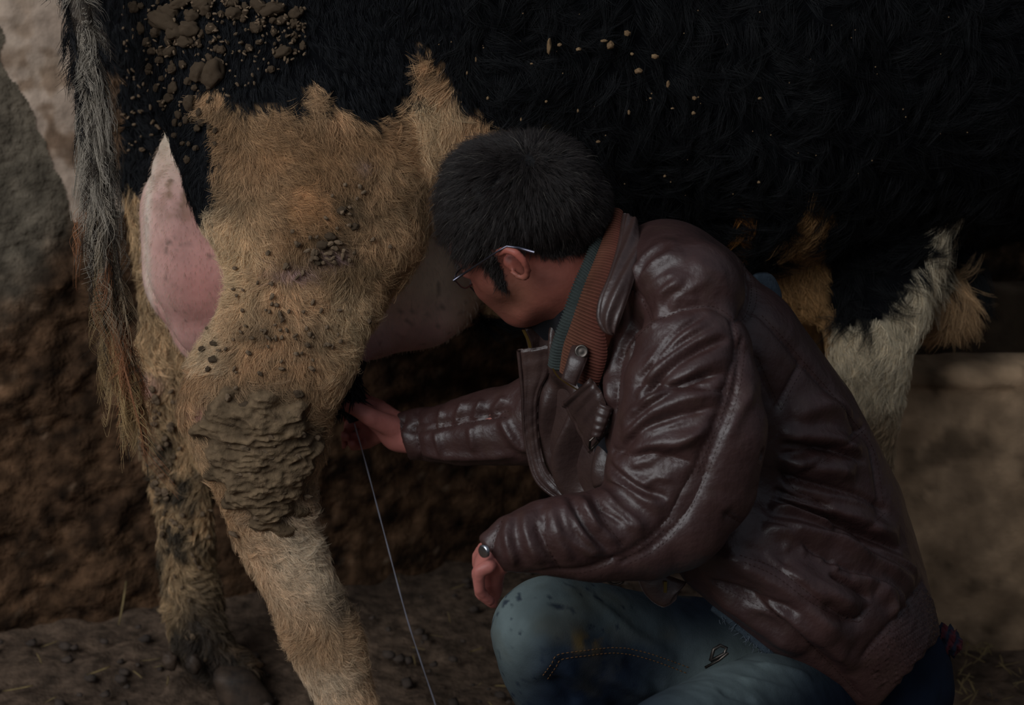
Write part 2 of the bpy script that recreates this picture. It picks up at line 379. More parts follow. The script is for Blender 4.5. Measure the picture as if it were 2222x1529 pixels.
def trough():
    t = bpy.data.objects.new('feeding_trough', None); COL.objects.link(t)
    x0, x1 = .475, 1.45; yb, yt = 2.37, 2.40; h = .425; dep = .34; th = .05
    g = Grid((x0-.06, 2.28, -.05), (x1+.05, 2.9, h+.08), .009)
    x, y, z = g.coords(np.zeros(3, int), g.n); X, Y, Z = np.meshgrid(x, y, z, indexing='ij')
    yc = yb+.02*np.sin(Z/h*math.pi)*-1+.10*(X-x0)*.2
    def box(a, b, c, d, e, f, r):
        qx = np.maximum(a-X, X-b)+r; qy = np.maximum(c-Y, Y-d)+r; qz = np.maximum(e-Z, Z-f)+r
        return np.sqrt(np.maximum(qx, 0)**2+np.maximum(qy, 0)**2+np.maximum(qz, 0)**2)+np.minimum(np.maximum(np.maximum(qx, qy), qz), 0)-r
    o = box(x0, x1, yc, yc+dep, -.03, h, .022); rim = box(x0-.008, x1, yc-.010, yc+dep, h-.034, h, .014)
    inn = box(x0+th, x1-th, yc+th, yc+dep-th, .12, h+.3, .03)
    g.v = np.maximum(np.minimum(o, rim), -inn).astype(np.float32)
    V, F = g.mesh(); N = vnormals(V, F); V = V+N*((fbm(V, 18, 4)-.5)*.014)[:, None]
    px, py, _ = proj(V)
    S = V*np.array([1, 1, .25]); n1 = fbm(S, 18, 3)[:, None]; n2 = fbm(V+4, 55, 3)[:, None]
    c = np.array(lin(134, 108, 82))*(1-n1)+np.array(lin(220, 184, 148))*n1; c = c*(.5+.9*n2)
    inside = ((V[:, 2] > .12) & (V[:, 1] > yb+.07))[:, None]; c = np.where(inside, c*.35, c)  # shade of the hollow painted in: inside colour darkened
    stn = np.clip((fbm(V+8, 30, 2)-.62)*9, 0, 1)[:, None]; c = c*(1-.5*stn)
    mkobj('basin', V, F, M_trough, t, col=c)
    tag(t, 'stained concrete feeding trough with rounded rim standing behind the man', 'trough')
trough()

# ------------------------------------------------------------------ cow
cow = bpy.data.objects.new('cow', None); COL.objects.link(cow)
tag(cow, 'black and tan long-haired cow with mud-caked hind legs being milked', 'cow')
g = Grid((-.62, 1.72, -.02), (1.05, 2.72, 1.42), .0085)
ax = lambda X: 2.25+.28*(X+.3)
def bodypt(X, z, r, k): return (np.array([X, ax(X), z]), r, k)
g.add([bodypt(-.19, 1.06, .24, .95), bodypt(-.02, .99, .335, .77), bodypt(.25, .945, .395, .74), bodypt(.62, .955, .375, .76), bodypt(.85, 1.02, .27, .85)], .03)
g.add([(np.array([-.27, ax(-.25), 1.19]), .14, 1.3), (np.array([.8, ax(.8), 1.2]), .14, 1.2)], .05)
# near thigh and hind leg
near = C((520, -230, 2.14, 230, .62), (535, -20, 2.12, 262, .58), (602, 190, 2.08, 262, .52), (640, 360, 2.04, 236, .50), (682, 450, 2.02, 226, .48), (662, 600, 2.00, 162, .55), (624, 735, 1.99, 146, .62))
g.add(near, .05)
g.add(C((790, 120, 2.13, 250, .45), (870, 300, 2.10, 165, .42), (800, 480, 2.05, 120, .45), (735, 600, 2.02, 100, .5)), .05)
g.add(C((624, 735, 1.99, 144, .62), (578, 850, 1.98, 140, .60), (570, 950, 1.98, 138, .62), (573, 1040, 1.98, 106, .68), (598, 1150, 1.98, 86, .78), (642, 1245, 1.97, 72, .85), (680, 1335, 1.96, 76, .88), (712, 1410, 1.95, 76, .88), (742, 1500, 1.93, 58, .95), (775, 1590, 1.91, 62, .95)), .02)
g.add(C((470, 850, 1.98, 66, .6), (425, 882, 1.98, 34, .7)), .03)      # point of the hock
g.add(C((500, 800, 1.98, 70, .5), (480, 870, 1.98, 70, .5), (540, 1000, 1.98, 80, .6)), .03)
# far thigh and hind leg
g.add(C((330, -100, 2.36, 150, .8), (300, 60, 2.36, 95, .8), (310, 250, 2.36, 75, .8), (350, 420, 2.35, 80, .8), (400, 600, 2.33, 90, .8), (395, 720, 2.32, 85, .8), (370, 820, 2.32, 86, .75), (372, 920, 2.32, 74, .8), (390, 1010, 2.32, 64, .85), (402, 1120, 2.31, 57, .9), (408, 1230, 2.31, 57, .9), (420, 1320, 2.30, 62, .95), (432, 1385, 2.28, 62, .95), (470, 1430, 2.27, 50, 1), (520, 1462, 2.26, 40, 1)), .03)
g.add(C((330, 815, 2.32, 48, .7), (305, 832, 2.32, 24, .8)), .03)
g.add(C((470, 900, 2.31, 30, .8), (440, 1000, 2.31, 36, .8)), .03)
# near foreleg, far foreleg, brisket
g.add(C((1880, 300, 2.36, 200, .6), (1885, 500, 2.30, 165, .55), (1890, 640, 2.27, 118, .6), (1882, 760, 2.25, 92, .7), (1887, 850, 2.25, 70, .8), (1893, 930, 2.25, 50, .9), (1895, 1060, 2.25, 40, 1), (1895, 1230, 2.25, 40, 1), (1900, 1330, 2.24, 50, 1), (1890, 1420, 2.22, 42, 1)), .03)
g.add(C((1740, 470, 2.50, 80, .8), (1735, 640, 2.50, 55, .9), (1740, 800, 2.50, 45, 1), (1745, 1000, 2.5, 34, 1), (1745, 1300, 2.5, 40, 1)), .03)
g.add(C((1600, 470, 2.30, 90, .8), (1690, 570, 2.28, 95, .6), (1745, 615, 2.28, 78, .7)), .03)
g.add(C((2010, 520, 2.38, 100, .8), (2040, 640, 2.33, 90, .6), (2085, 670, 2.32, 48, .7)), .03)
# flank fold running down to the thigh and the belly behind the man
g.add(C((1000, 420, 2.22, 130, .6), (1080, 620, 2.26, 90, .8), (1300, 560, 2.32, 130, .8)), .05)
V, F = g.mesh(); V = relax(V, F, 2); N = vnormals(V, F)
px, py, dep = proj(V)
V = V+N*((fbm(V, 12, 3)-.5)*.012)[:, None]
body_bvh = tree(V, F)

TAN = [(380, 470), (452, 470), (472, 430), (468, 380), (478, 310), (462, 275), (432, 250), (425, 215), (455, 195), (500, 225), (545, 238), (600, 228), (646, 238), (652, 195), (672, 152), (692, 195), (702, 225), (750, 252), (810, 264), (850, 256), (885, 232), (905, 190), (914, 150), (905, 100), (930, 106), (962, 145), (985, 200), (1000, 236), (1045, 245), (1066, 290), (1100, 330), (1160, 900), (1000, 1650), (250, 1650), (250, 900), (300, 620), (372, 560)]
def mudmask(px, py):
    j = 22*np.sin(px*.07+py*.05)+14*np.sin(px*.021-py*.13)
    P_ = [(470, 865), (560, 850), (655, 880), (690, 960), (668, 1045), (640, 1110), (605, 1160), (560, 1130), (500, 1090), (462, 1010), (425, 930)]
    a = np.array(P_, float); d = np.full(len(px), 1e9)
    for i in range(len(a)):
        p, q = a[i-1], a[i]; e = q-p; t = np.clip(((px-p[0])*e[0]+(py-p[1])*e[1])/(e@e), 0, 1); d = np.minimum(d, np.hypot(px-p[0]-t*e[0], py-p[1]-t*e[1]))
    d = np.where(inpoly(px, py, P_), d, -d)
    return np.clip(.5+(d+j*.6)/44, 0, 1)
def cow_colour(V, N=None):
    px, py, dep = proj(V)
    j = (fbm(V, 60, 2)-.5)*46; j2 = (fbm(V+6, 60, 2)-.5)*46
    x = px+j; y = py+j2
    n1 = fbm(V, 20, 3)[:, None]; n2 = fbm(V+3, 55, 2)[:, None]; n3 = fbm(V+8, 120, 2)[:, None]
    black = np.array(lin(19, 20, 24))*(.7+.6*n2)
    tan = np.array(lin(196, 152, 110))*(1-n1)+np.array(lin(250, 212, 168))*n1
    gold = np.array(lin(220, 162, 106)); tan = tan*.6+.4*(gold*n2+tan*(1-n2))
    grey = np.clip((n3-.5)*3.2, 0, 1)*.55; tan = tan*(1-grey)+np.array(lin(112, 94, 70))*grey
    c = np.repeat(black, 1, 0)
    near = dep < 2.38
    t = inpoly(x, y, TAN) & near
    c = np.where(t[:, None], tan, c)
    # reddish, paler and dirty zones
    def mix(c, col, w): w = np.clip(w, 0, 1)[:, None]; return c*(1-w)+np.array(col)*w
    tt = t & (py > 200)
    c = mix(c, lin(214, 150, 92), .5*tt*(blob2(px, py, 690, 330, 180, 90)+blob2(px, py, 640, 480, 150, 70, -20)))
    c = mix(c, lin(244, 216, 172), .7*tt*(blob2(px, py, 930, 240, 60, 130)+blob2(px, py, 520, 560, 60, 120)+blob2(px, py, 760, 700, 60, 120)))
    c = mix(c, lin(92, 80, 64), .75*tt*np.clip((fbm(V+2, 45, 2)-.42)*6, 0, 1)*(blob2(px, py, 690, 540, 90, 45, -25)+blob2(px, py, 760, 440, 60, 40)+.8*blob2(px, py, 600, 740, 150, 90)))
    c = mix(c, lin(214, 176, 172), 1.2*tt*(blob2(px, py, 710, 550, 26, 14, -10)+blob2(px, py, 630, 580, 40, 12, 10)*.7+blob2(px, py, 785, 350, 18, 10)))
    hock = tt*np.clip(1.1*blob2(px, py, 575, 985, 150, 150, 20)+.9*blob2(px, py, 560, 860, 120, 60)-.2, 0, 1)*(.5+n2[:, 0])
    c = mix(c, lin(122, 100, 76), .8*hock)
    c = mix(c, lin(206, 150, 142), 1.3*tt*blob2(px, py, 437, 888, 18, 14, 20))
    c = mix(c, lin(240, 222, 194), .75*tt*(blob2(px, py, 650, 1200, 90, 150, -20)+blob2(px, py, 690, 1480, 90, 90))*(px > 500)*(.6+.8*n1[:, 0]))
    c = mix(c, lin(250, 226, 188), .6*tt*(py > 430)*np.clip(1-(px-455)/70, 0, 1)*(py < 800))  # cream rim on the rear edge: light from the left painted into the coat
    c = mix(c, lin(124, 100, 72), .55*tt*np.clip((fbm(V+31, 13, 3)-.52)*6, 0, 1)*(py < 900))
    c = mix(c, lin(178, 134, 88), .6*tt*blob2(px, py, 690, 1400, 70, 70))
    c = mix(c, lin(90, 78, 68), .8*tt*blob2(px, py, 725, 1310, 30, 40, -20))
    # far leg, dirty below the hock
    fl = (dep > 2.36) & (px < 640) & (py > 330)
    fc = mix(np.array(lin(206, 172, 130))*(.7+.6*n1), lin(84, 72, 58), np.clip((fbm(V+5, 40, 3)-.42)*5, 0, 1)*np.clip((py-780)/200, 0.1, 1))
    fc = mix(fc, lin(60, 50, 42), np.clip((py-1180)/150, 0, 1)*np.clip((px-360)/60, .35, .9)); fc = mix(fc, lin(206, 160, 150), blob2(px, py, 325, 832, 24, 20)*.9)
    fc = mix(fc, lin(120, 92, 66), .8*np.clip((py-1380)/60, 0, 1)*np.clip((fbm(V, 30, 2)-.5)*6, 0, 1))
    bl = ~((px < 335) & (py < 385+.4*(px-215)))
    c = np.where((fl & bl)[:, None], fc, c)
    c = np.where(((dep > 2.36) & (px < 300) & (py < 600) & (py > 150))[:, None] & (np.abs(px-232) < 26)[:, None], np.array(lin(120, 92, 68)), c)
    # foreleg and brisket
    WHITE = [(1786, 660), (1812, 695), (1850, 706), (1885, 708), (1925, 690), (1955, 640), (1985, 615), (2010, 580), (2025, 520), (2035, 488), (2095, 468), (2068, 500), (2072, 540), (2040, 620), (2000, 700), (1990, 1500), (1700, 1500), (1740, 790)]
    w = inpoly(x*.6+px*.4, y*.6+py*.4, WHITE)
    white = np.array(lin(240, 222, 190))*(.75+.4*n1); white = mix(white, lin(150, 118, 84), np.clip((py-855)/60, 0, 1)*.8)
    c = np.where(w[:, None], white, c)
    ORA = [[(1572, 560), (1590, 500), (1612, 450), (1640, 470), (1632, 540), (1600, 570)], [(1640, 660), (1690, 570), (1745, 480), (1780, 405), (1796, 470), (1790, 600), (1806, 700), (1790, 790), (1640, 780)]]
    for k, o in enumerate(ORA): c = np.where(inpoly(x, y, o)[:, None], np.array(lin(206, 138, 66) if k == 0 else lin(190, 146, 96)), c)
    ORB = [(2000, 700), (2030, 620), (2060, 640), (2085, 575), (2100, 640), (2130, 690), (2060, 760), (1990, 760)]
    c = np.where(inpoly(x, y, ORB)[:, None], np.array(lin(196, 158, 116)), c)
    c = np.where(inpoly(x, y, [(1168, 330), (1178, 290), (1186, 262), (1204, 300), (1212, 345)])[:, None], np.array(lin(150, 128, 76)), c)
    return c
V_cow, F_cow, N_cow = V, F, vnormals(V, F)
body = mkobj('body', V, F, M_skincow, cow, col=cow_colour(V)*.55)

def scatter(V, F, n):
    A = V[F[:, 1]]-V[F[:, 0]]; B = V[F[:, 3]]-V[F[:, 0]]; ar = np.linalg.norm(np.cross(A, B), axis=1)
    return A, B, ar
def roots(V, F, N, n, mask):
    idx = np.nonzero(mask)[0]; A = V[F[idx, 1]]-V[F[idx, 0]]; B = V[F[idx, 3]]-V[F[idx, 0]]
    ar = np.linalg.norm(np.cross(A, B), axis=1); p = ar/ar.sum(); k = rng.choice(len(idx), n, p=p)
    u, v = rng.random((2, n)); f = F[idx[k]]; n0 = N[f].mean(1)
    a, b, c, d = (V[f[:, i]] for i in range(4))
    P = (a*(1-u)[:, None]+b*u[:, None])*(1-v)[:, None]+(d*(1-u)[:, None]+c*u[:, None])*v[:, None]
    return P, n0/np.linalg.norm(n0, axis=1, keepdims=True)
def fur(name, V, F, N, nclump, m, mask, length, rc, flow, lift, wave, rad, colour, parent, clump=.6, K=5, colvar=.25, cv=.22):
    P, n = roots(V, F, N, nclump, mask)
    d = flow(P); d = d-(d*n).sum(1, keepdims=True)*n; d /= np.linalg.norm(d, axis=1, keepdims=True)+1e-9
    # swirl the direction with noise
    s = np.cross(n, d); a = (fbm(P, 26, 2)-.5)*5.0*wave+rng.normal(0, .25, nclump)
    d = d*np.cos(a)[:, None]+s*np.sin(a)[:, None]; s = np.cross(n, d)
    cl = colour(P)*rng.uniform(1-cv, 1+cv, (nclump, 1)); L = (length(P) if callable(length) else length)*rng.uniform(.7, 1.25, nclump)
    rep = lambda x: np.repeat(x, m, 0)
    P, n, d, s, cl, L = map(rep, (P, n, d, s, cl, L)); T = nclump*m
    o1 = rng.normal(0, rc, T); o2 = rng.normal(0, rc, T); off = d*o1[:, None]+s*o2[:, None]
    t = np.linspace(0, 1, K); bend = np.repeat(rng.normal(0, .35, nclump), m)*wave
    L = L*rng.uniform(.75, 1.15, T); pts = np.zeros((T, K, 3))
    ph = np.repeat(rng.uniform(0, 6.28, nclump), m); lf = lift*rng.uniform(.5, 1.4, T)
    for i, ti in enumerate(t):
        pts[:, i] = P-n*.002+off*(1-clump*ti)+d*(L*ti)[:, None]+n*(L*lf*math.sin(ti*1.9)*.75)[:, None]+s*(L*(bend*ti*ti+.10*wave*np.sin(ph+ti*5)*ti))[:, None]
    pts[..., :] += rng.normal(0, .0004, (T, 1, 3))
    R = rad*np.linspace(1, .25, K)[None]*np.repeat(rng.uniform(.7, 1.3, T)[:, None], K, 1)
    c = cl*(1+rng.normal(0, colvar, (T, 1))).clip(.3, 1.9)
    return curves(name, pts, R, M_fur, parent, c)
fc = V[F].mean(1); fpx, fpy, fdep = proj(fc); fn = N_cow[F].mean(1); vd = (fc-CAMP); vd /= np.linalg.norm(vd, axis=1, keepdims=True)
facing = (fn*vd).sum(1) < .30
inf = (fpx > -120) & (fpx < 2340) & (fpy > -120) & (fpy < 1640)
dark = cow_colour(fc).mean(1) < .035
behind = inpoly(fpx, fpy, [(1180, 420), (1380, 540), (1600, 700), (1800, 950), (1900, 1100), (1900, 1600), (1300, 1600), (1100, 1300), (1180, 900)])
vis = facing & inf & ~behind
MUDF = mudmask(fpx, fpy) > .45
hind = vis & (fdep < 2.36) & (fpx < 1120)
down = lambda P: np.tile([.10, -.02, -1.], (len(P), 1))
def flow_tan(P):
    px, py, _ = proj(P); d = np.tile([.05, 0, -1.], (len(P), 1)); d[:, 0] += np.where(py < 620, .55*np.sin(px/90.), .25); d[:, 0] += .5*blob2(px, py, 900, 350, 200, 250)
    return d
def len_tan(P):
    px, py, _ = proj(P); return .012+.006*(fbm(P, 9, 2))-.006*blob2(px, py, 570, 980, 120, 110)+.006*(px > 850)
fur('coat_tan', V, F, N_cow, 16000, 13, hind & ~dark & ~MUDF, len_tan, .0034, flow_tan, .42, .75, .00020, cow_colour, body, .42)
fur('coat_locks', V, F, N_cow, 2200, 18, hind & ~dark & ~MUDF, lambda P: len_tan(P)*1.12, .0026, flow_tan, .36, 1.2, .00019, cow_colour, body, .62, 6, cv=.3)
fur('coat_rump', V, F, N_cow, 4600, 14, hind & dark, .017, .0028, down, .30, .35, .00022, lambda P: cow_colour(P)*1.1, body, .8)
fur('coat_flank', V, F, N_cow, 3600, 16, vis & dark & (fpx >= 1000), .034, .0045, lambda P: np.tile([.5, 0, -.8], (len(P), 1)), .42, 1.3, .00022, lambda P: cow_colour(P)*.5, body, .75, 7)
fur('coat_far', V, F, N_cow, 4600, 14, vis & (fdep >= 2.36) & (fpx < 700), .017, .003, down, .40, .8, .0003, cow_colour, body, .8, cv=.35)
fur('coat_foreleg', V, F, N_cow, 4200, 12, vis & ~dark & (fpx > 1120), lambda P: .018+.014*(proj(P)[0] > 1990), .004, down, .35, .5, .0003, cow_colour, body)
for n_ in ('coat_tan', 'coat_locks', 'coat_rump', 'coat_flank', 'coat_far', 'coat_foreleg'):
    o = bpy.data.objects[n_]; o['kind'] = 'stuff'; o.parent = cow; o.name = 'fur'

# udder
g = Grid((-.5, 1.95, .2), (.12, 2.45, 1.1), .006)
g.add(C((388, 285, 2.20, 34, .8), (420, 380, 2.17, 92, .8), (452, 470, 2.14, 140, .8), (478, 570, 2.13, 158, .8), (500, 660, 2.13, 138, .8), (520, 700, 2.14, 110, .8)), .006)
g.add(C((392, 330, 2.28, 50, .8), (440, 460, 2.25, 136, .7), (458, 590, 2.24, 148, .7), (482, 690, 2.24, 116, .7), (540, 740, 2.25, 80, .7)), .006)
g.add(C((700, 560, 2.20, 190, .6), (850, 560, 2.20, 168, .6), (905, 590, 2.21, 155, .6)), .02)
g.add(C((860, 640, 2.20, 130, .65), (800, 690, 2.18, 92, .7)), .03)
g.add(C((900, 600, 2.26, 150, .6), (1040, 590, 2.27, 110, .7)), .03)
g.add(C((785, 735, 2.14, 52, .8), (768, 775, 2.12, 30, .9)), .02)
V, F = g.mesh(); V = relax(V, F, 3); px, py, dep = proj(V)
n1 = fbm(V, 25, 3)[:, None]; pk = np.array(lin(246, 204, 190))*(1-n1)+np.array(lin(232, 176, 164))*n1
def mixw(c, col, w): w = np.clip(w, 0, 1)[:, None]; return c*(1-w)+np.array(col)*w
c = mixw(pk, lin(240, 222, 194), np.clip((430-py)/160, 0, 1)*(px < 560))
c = mixw(c, lin(150, 120, 92), np.clip((fbm(V+3, 90, 3)-.40)*4, 0, 1)*blob2(px, py, 395, 420, 60, 85)*1.1)
c = mixw(c, lin(255, 236, 216), .8*np.clip(1-np.abs(px-(318+.00042*(py-520)**2))/14, 0, 1)*(py > 300)*(dep < 2.42)*(px < 470))  # bright left rim of the near lobe: side light painted into the colour
c = mixw(c, lin(244, 168, 158), .8*blob2(px, py, 440, 620, 90, 150))
c = mixw(c, lin(250, 222, 190), .85*(px > 640)*np.clip((720-py)/100, 0, 1)); c = mixw(c, lin(150, 96, 100), .7*(px > 640)*np.clip((py-700)/70, 0, 1))
c = mixw(c, lin(150, 112, 84), np.clip((px-960)/60, 0, 1)*.8)
c = mixw(c, lin(120, 100, 88), np.clip((fbm(V+1, 160, 1)-.8)*9, 0, 1)*.6)
ud = mkobj('udder', V, F, M_udder, cow, col=c); tag(ud, 'pink bare udder')
Nu = vnormals(V, F); fcu = V[F].mean(1); ux, uy, _ = proj(fcu); cu = c.copy()
P, n = roots(V, F, Nu, 9000, (ux < 560) | (ux > 740)); L = rng.uniform(.003, .007, 9000)
d = np.array([0, 0, -1.])-n*(-n[:, 2:3]); pts = np.stack([P, P+d*(L*.5)[:, None]+n*(L*.4)[:, None], P+d*L[:, None]+n*(L*.55)[:, None]], 1)
o = curves('udder_down', pts, np.array([.00012, .0001, .00004])[None], M_fur, ud, np.tile(lin(205, 180, 160), (9000, 1))); o['kind'] = 'stuff'
# held teat
L = np.array([at(768, 780, 2.11), at(760, 815, 2.10), at(752, 850, 2.09), at(758, 885, 2.085), at(768, 915, 2.08)])
tube('teat', L, [.016, .014, .014, .011, .006], mat('dark_teat', lin(26, 22, 26), lin(40, 30, 34), rough=.7, nscale=40), cow, 12)
bt = np.array([at(px_, py_, 2.07) for px_, py_ in zip(rng.uniform(732, 780, 500), rng.uniform(815, 862, 500))]); bt[:, 1] += rng.uniform(-.035, .02, 500)
dd = rng.normal(0, .35, (500, 3))+np.array([.1, 0, -1]); dd /= np.linalg.norm(dd, axis=1, keepdims=True)
pts = np.stack([bt+dd*x for x in (0, .008, .016, .022)], 1); o = curves('teat_hair', pts, np.array([.0010, .0009, .0006, .0001])[None], M_fur, cow, np.tile(lin(16, 16, 18), (500, 1))); o['kind'] = 'stuff'

# tail
tl = [(300, -420, 2.27, 34), (215, -380, 2.13, 32), (165, -290, 2.05, 29), (150, -160, 2.02, 26), (160, -40, 2.0, 25), (178, 60, 1.98, 25), (196, 180, 1.97, 26), (206, 300, 1.96, 25), (214, 420, 1.95, 22), (226, 540, 1.94, 20), (246, 650, 1.94, 16), (268, 760, 1.94, 12), (285, 850, 1.94, 8)]
L = np.array([at(p[0], p[1], p[2]) for p in tl]); rr = [p[3]*mpp(p[0], p[1], p[2]) for p in tl]
Ls = resample(L, .012); rs = np.interp(np.linspace(0, 1, len(Ls)), np.linspace(0, 1, len(rr)), rr)
tail = tube('tail', Ls, rs, mat('tail_hide', lin(40, 36, 34), lin(90, 78, 66), rough=.9, nscale=60), cow, 14)
def tail_strands(n, t0, t1, Lmin, Lmax, spread, colf, rad, side=None, K=7):
    nl = max(8, n//24); lid = rng.integers(0, nl, n); t = np.clip(rng.uniform(t0, t1, nl)[lid]+rng.normal(0, .008, n), 0, 1); cen = np.stack([np.interp(t, np.linspace(0, 1, len(Ls)), Ls[:, i]) for i in range(3)], 1)
    rad0 = np.interp(t, np.linspace(0, 1, len(rs)), rs); T = np.gradient(Ls, axis=0); T /= np.linalg.norm(T, axis=1, keepdims=True)
    td = np.stack([np.interp(t, np.linspace(0, 1, len(Ls)), T[:, i]) for i in range(3)], 1)
    a = rng.uniform(0, 6.28, nl)[lid]+rng.normal(0, .22, n)
    R = np.stack([np.cos(a), -np.abs(np.sin(a))*1.0, 0*a], 1); Ln = rng.uniform(Lmin, Lmax, n); ncl = 60; cid = lid % 180
    cw = rng.normal(0, spread, (ncl*3, 3))[cid]; wob = rng.normal(0, .007, (ncl*3, K, 3))[cid]
    pts = np.zeros((n, K, 3)); px, py, _ = proj(cen); c = colf(px, py, cid, n, np.cos(a))
    for i, s in enumerate(np.linspace(0, 1, K)):
        pts[:, i] = cen+R*(rad0*(1+.25*math.sin(s*2.6))*(1-.35*s))[:, None]+(td*.55+np.array([0, 0, -.45]))*(Ln*s)[:, None]+cw*(Ln*s)[:, None]+wob[:, i]*s*(Ln/.1)[:, None]
    return curves('tail_hair', pts, rad*np.linspace(1, .3, K)[None], M_fur, tail, c)
def tc1(px, py, cid, n, ca):
    h = np.random.default_rng(2).random(400)[cid]; base = np.where((h < .38)[:, None], np.array(lin(60, 50, 42)), np.array(lin(178, 166, 150)))
    base = np.where(((ca < -.35) & (py < 210))[:, None], np.array(lin(24, 22, 24)), base)
    base = base*(1-np.clip((py-380)/300, 0, 1)[:, None])+np.clip((py-380)/300, 0, 1)[:, None]*np.where((h < .22)[:, None], np.array(lin(52, 42, 34)), np.array(lin(196, 162, 114)))
    return base*rng.uniform(.6, 1.2, (n, 1))
for o in (tail_strands(12500, .12, .74, .012, .030, .4, tc1, .0003), tail_strands(4200, .56, .95, .04, .12, .10, tc1, .0003),
          tail_strands(420, .7, .98, .08, .16, .12, lambda a, b, c_, n, d_: np.tile(lin(168, 112, 76), (n, 1))*rng.uniform(.6, 1.2, (n, 1)), .00028)):
    o['kind'] = 'stuff'

# hooves
def hoof(name, px, py, Y, w, ang, parent):
    V, F = [], []; m = 22; a = math.radians(ang); ca, sa = math.cos(a), math.sin(a); c = at(px, py, Y)
    prof = [(0., 1.12, .86, .10), (.12, 1.14, .88, .10), (.45, 1.0, .82, -.05), (.85, .86, .76, -.22), (1.1, .80, .74, -.34), (1.3, .66, .62, -.42), (1.38, .2, .2, -.45)]
    for z, rx, ry, sx in prof:
        for k in range(m):
            t = 2*math.pi*k/m; e = 1+.12*math.cos(t)
            x = (rx*math.cos(t)*e+sx)*w; y = ry*math.sin(t)*w*(1-.12*math.cos(t)); V.append((c[0]+x*ca-y*sa, c[1]+x*sa+y*ca, z*w-.003))
    for i in range(len(prof)-1):
        for k in range(m): F.append((i*m+k, i*m+(k+1) % m, (i+1)*m+(k+1) % m, (i+1)*m+k))
    F.append(tuple(range(m))[::-1]); F.append(tuple(range((len(prof)-1)*m, len(prof)*m)))
    V = np.array(V); V += ((fbm(V, 60, 2)-.5)*.004)[:, None]
    return mkobj(name, V, F, M_horn, parent)
hoof('hoof', 500, 1465, 2.28, .032, 0, cow); hoof('hoof', 520, 1460, 2.23, .034, -8, cow)
pb = at(790, 1650, 1.90)
for dx, dy in ((0, -.02), (.01, .028)):
    o = hoof('hoof', 800, 1650, 1.90+dy, .042, -5, cow)
def clodmesh(seed, sub=2, rough=.5):
    V, F = ico(sub); V = V*(1+rough*(fbm(V+seed*3.1, 1.6, 3)-.5)[:, None]+.45*(fbm(V+seed*5.1, 5., 2)-.5)[:, None]); return V, F
for (x, y, Y) in ((368, 1435, 2.24), (420, 1440, 2.22)):
    V_, F_ = clodmesh(x, 3); mkobj('dewclaw', V_*np.array([.010, .009, .014])+at(x, y, Y), F_, M_horn, cow)
for (x, Y) in ((1895, 2.2), (1745, 2.48)): hoof('hoof', x, 1500, Y, .04, 0, cow)
# mud clods stuck in the coat: the large ones are parts of their own
big = [(465, 160, 24, 36), (433, 158, 18, 24), (360, 45, 34, 22), (385, 70, 22, 18), (415, 62, 24, 20), (372, 28, 20, 18), (405, 90, 20, 14), (372, 112, 14, 12), (298, 15, 10, 14), (325, 90, 10, 11), (378, 148, 10, 12), (400, 140, 9, 9), (372, 212, 12, 11), (415, 225, 14, 18), (380, 190, 10, 14), (590, 20, 30, 16), (612, 113, 22, 12), (555, 60, 14, 12), (588, 152, 9, 9), (505, 30, 16, 14), (460, 62, 12, 12), (482, 108, 10, 10), (447, 20, 14, 16), (540, 105, 9, 8), (640, 30, 16, 12), (345, 190, 7, 10), (432, 278, 7, 8), (330, 145, 8, 9), (412, 345, 8, 9), (440, 8, 24, 14), (395, 8, 26, 12), (350, 130, 9, 8), (312, 60, 8, 14), (500, 8, 14, 10), (420, 35, 16, 14), (560, 12, 18, 12), (610, 45, 14, 10), (342, 70, 12, 12), (335, 110, 9, 8), (355, 115, 8, 7), (426, 190, 7, 7), (485, 648, 7, 8), (483, 622, 10, 4), (445, 760, 9, 7), (470, 745, 9, 6), (468, 780, 12, 8), (455, 800, 6, 6), (536, 880, 16, 10), (645, 850, 14, 11), (700, 530, 14, 11), (715, 512, 12, 9), (740, 455, 12, 8), (768, 490, 10, 8), (690, 565, 10, 8)]
protos = [clodmesh(i, 3, 1.0) for i in range(6)]
mes = []
for V_, F_ in protos:
    me = bpy.data.meshes.new('mud_clod'); me.from_pydata([tuple(v) for v in V_], [], [tuple(int(i) for i in f) for f in F_]); me.materials.append(M_mud)
    me.polygons.foreach_set('use_smooth', np.ones(len(me.polygons), bool)); mes.append(me)
def put_clod(x, y, rx, ry, k):
    h = hit(body_bvh, x, y)
    if h is None: return
    s = mpp(x, y, h[0][1]); o = bpy.data.objects.new('mud_clod', mes[k % 6]); COL.objects.link(o)
    o.location = h[0]+h[1]*.004; o.scale = (rx*s, (rx+ry)*.5*s*.75, ry*s); o.rotation_euler = (rng.uniform(-.3, .3), rng.uniform(-.4, .4), rng.uniform(-.3, .3)); o.parent = cow
for k, (x, y, rx, ry) in enumerate(big): put_clod(x, y, rx, ry, k)
n_ = 0
while n_ < 110:
    x, y = rng.uniform(270, 660), rng.uniform(0, 330)
    edge_l = 255+.35*y+20
    if x < edge_l or (x > 470 and y > 130) or (x > 480 and y > 220): continue
    r = rng.uniform(3.5, 8); put_clod(x, y, r, r*rng.uniform(.8, 1.4), n_); n_ += 1
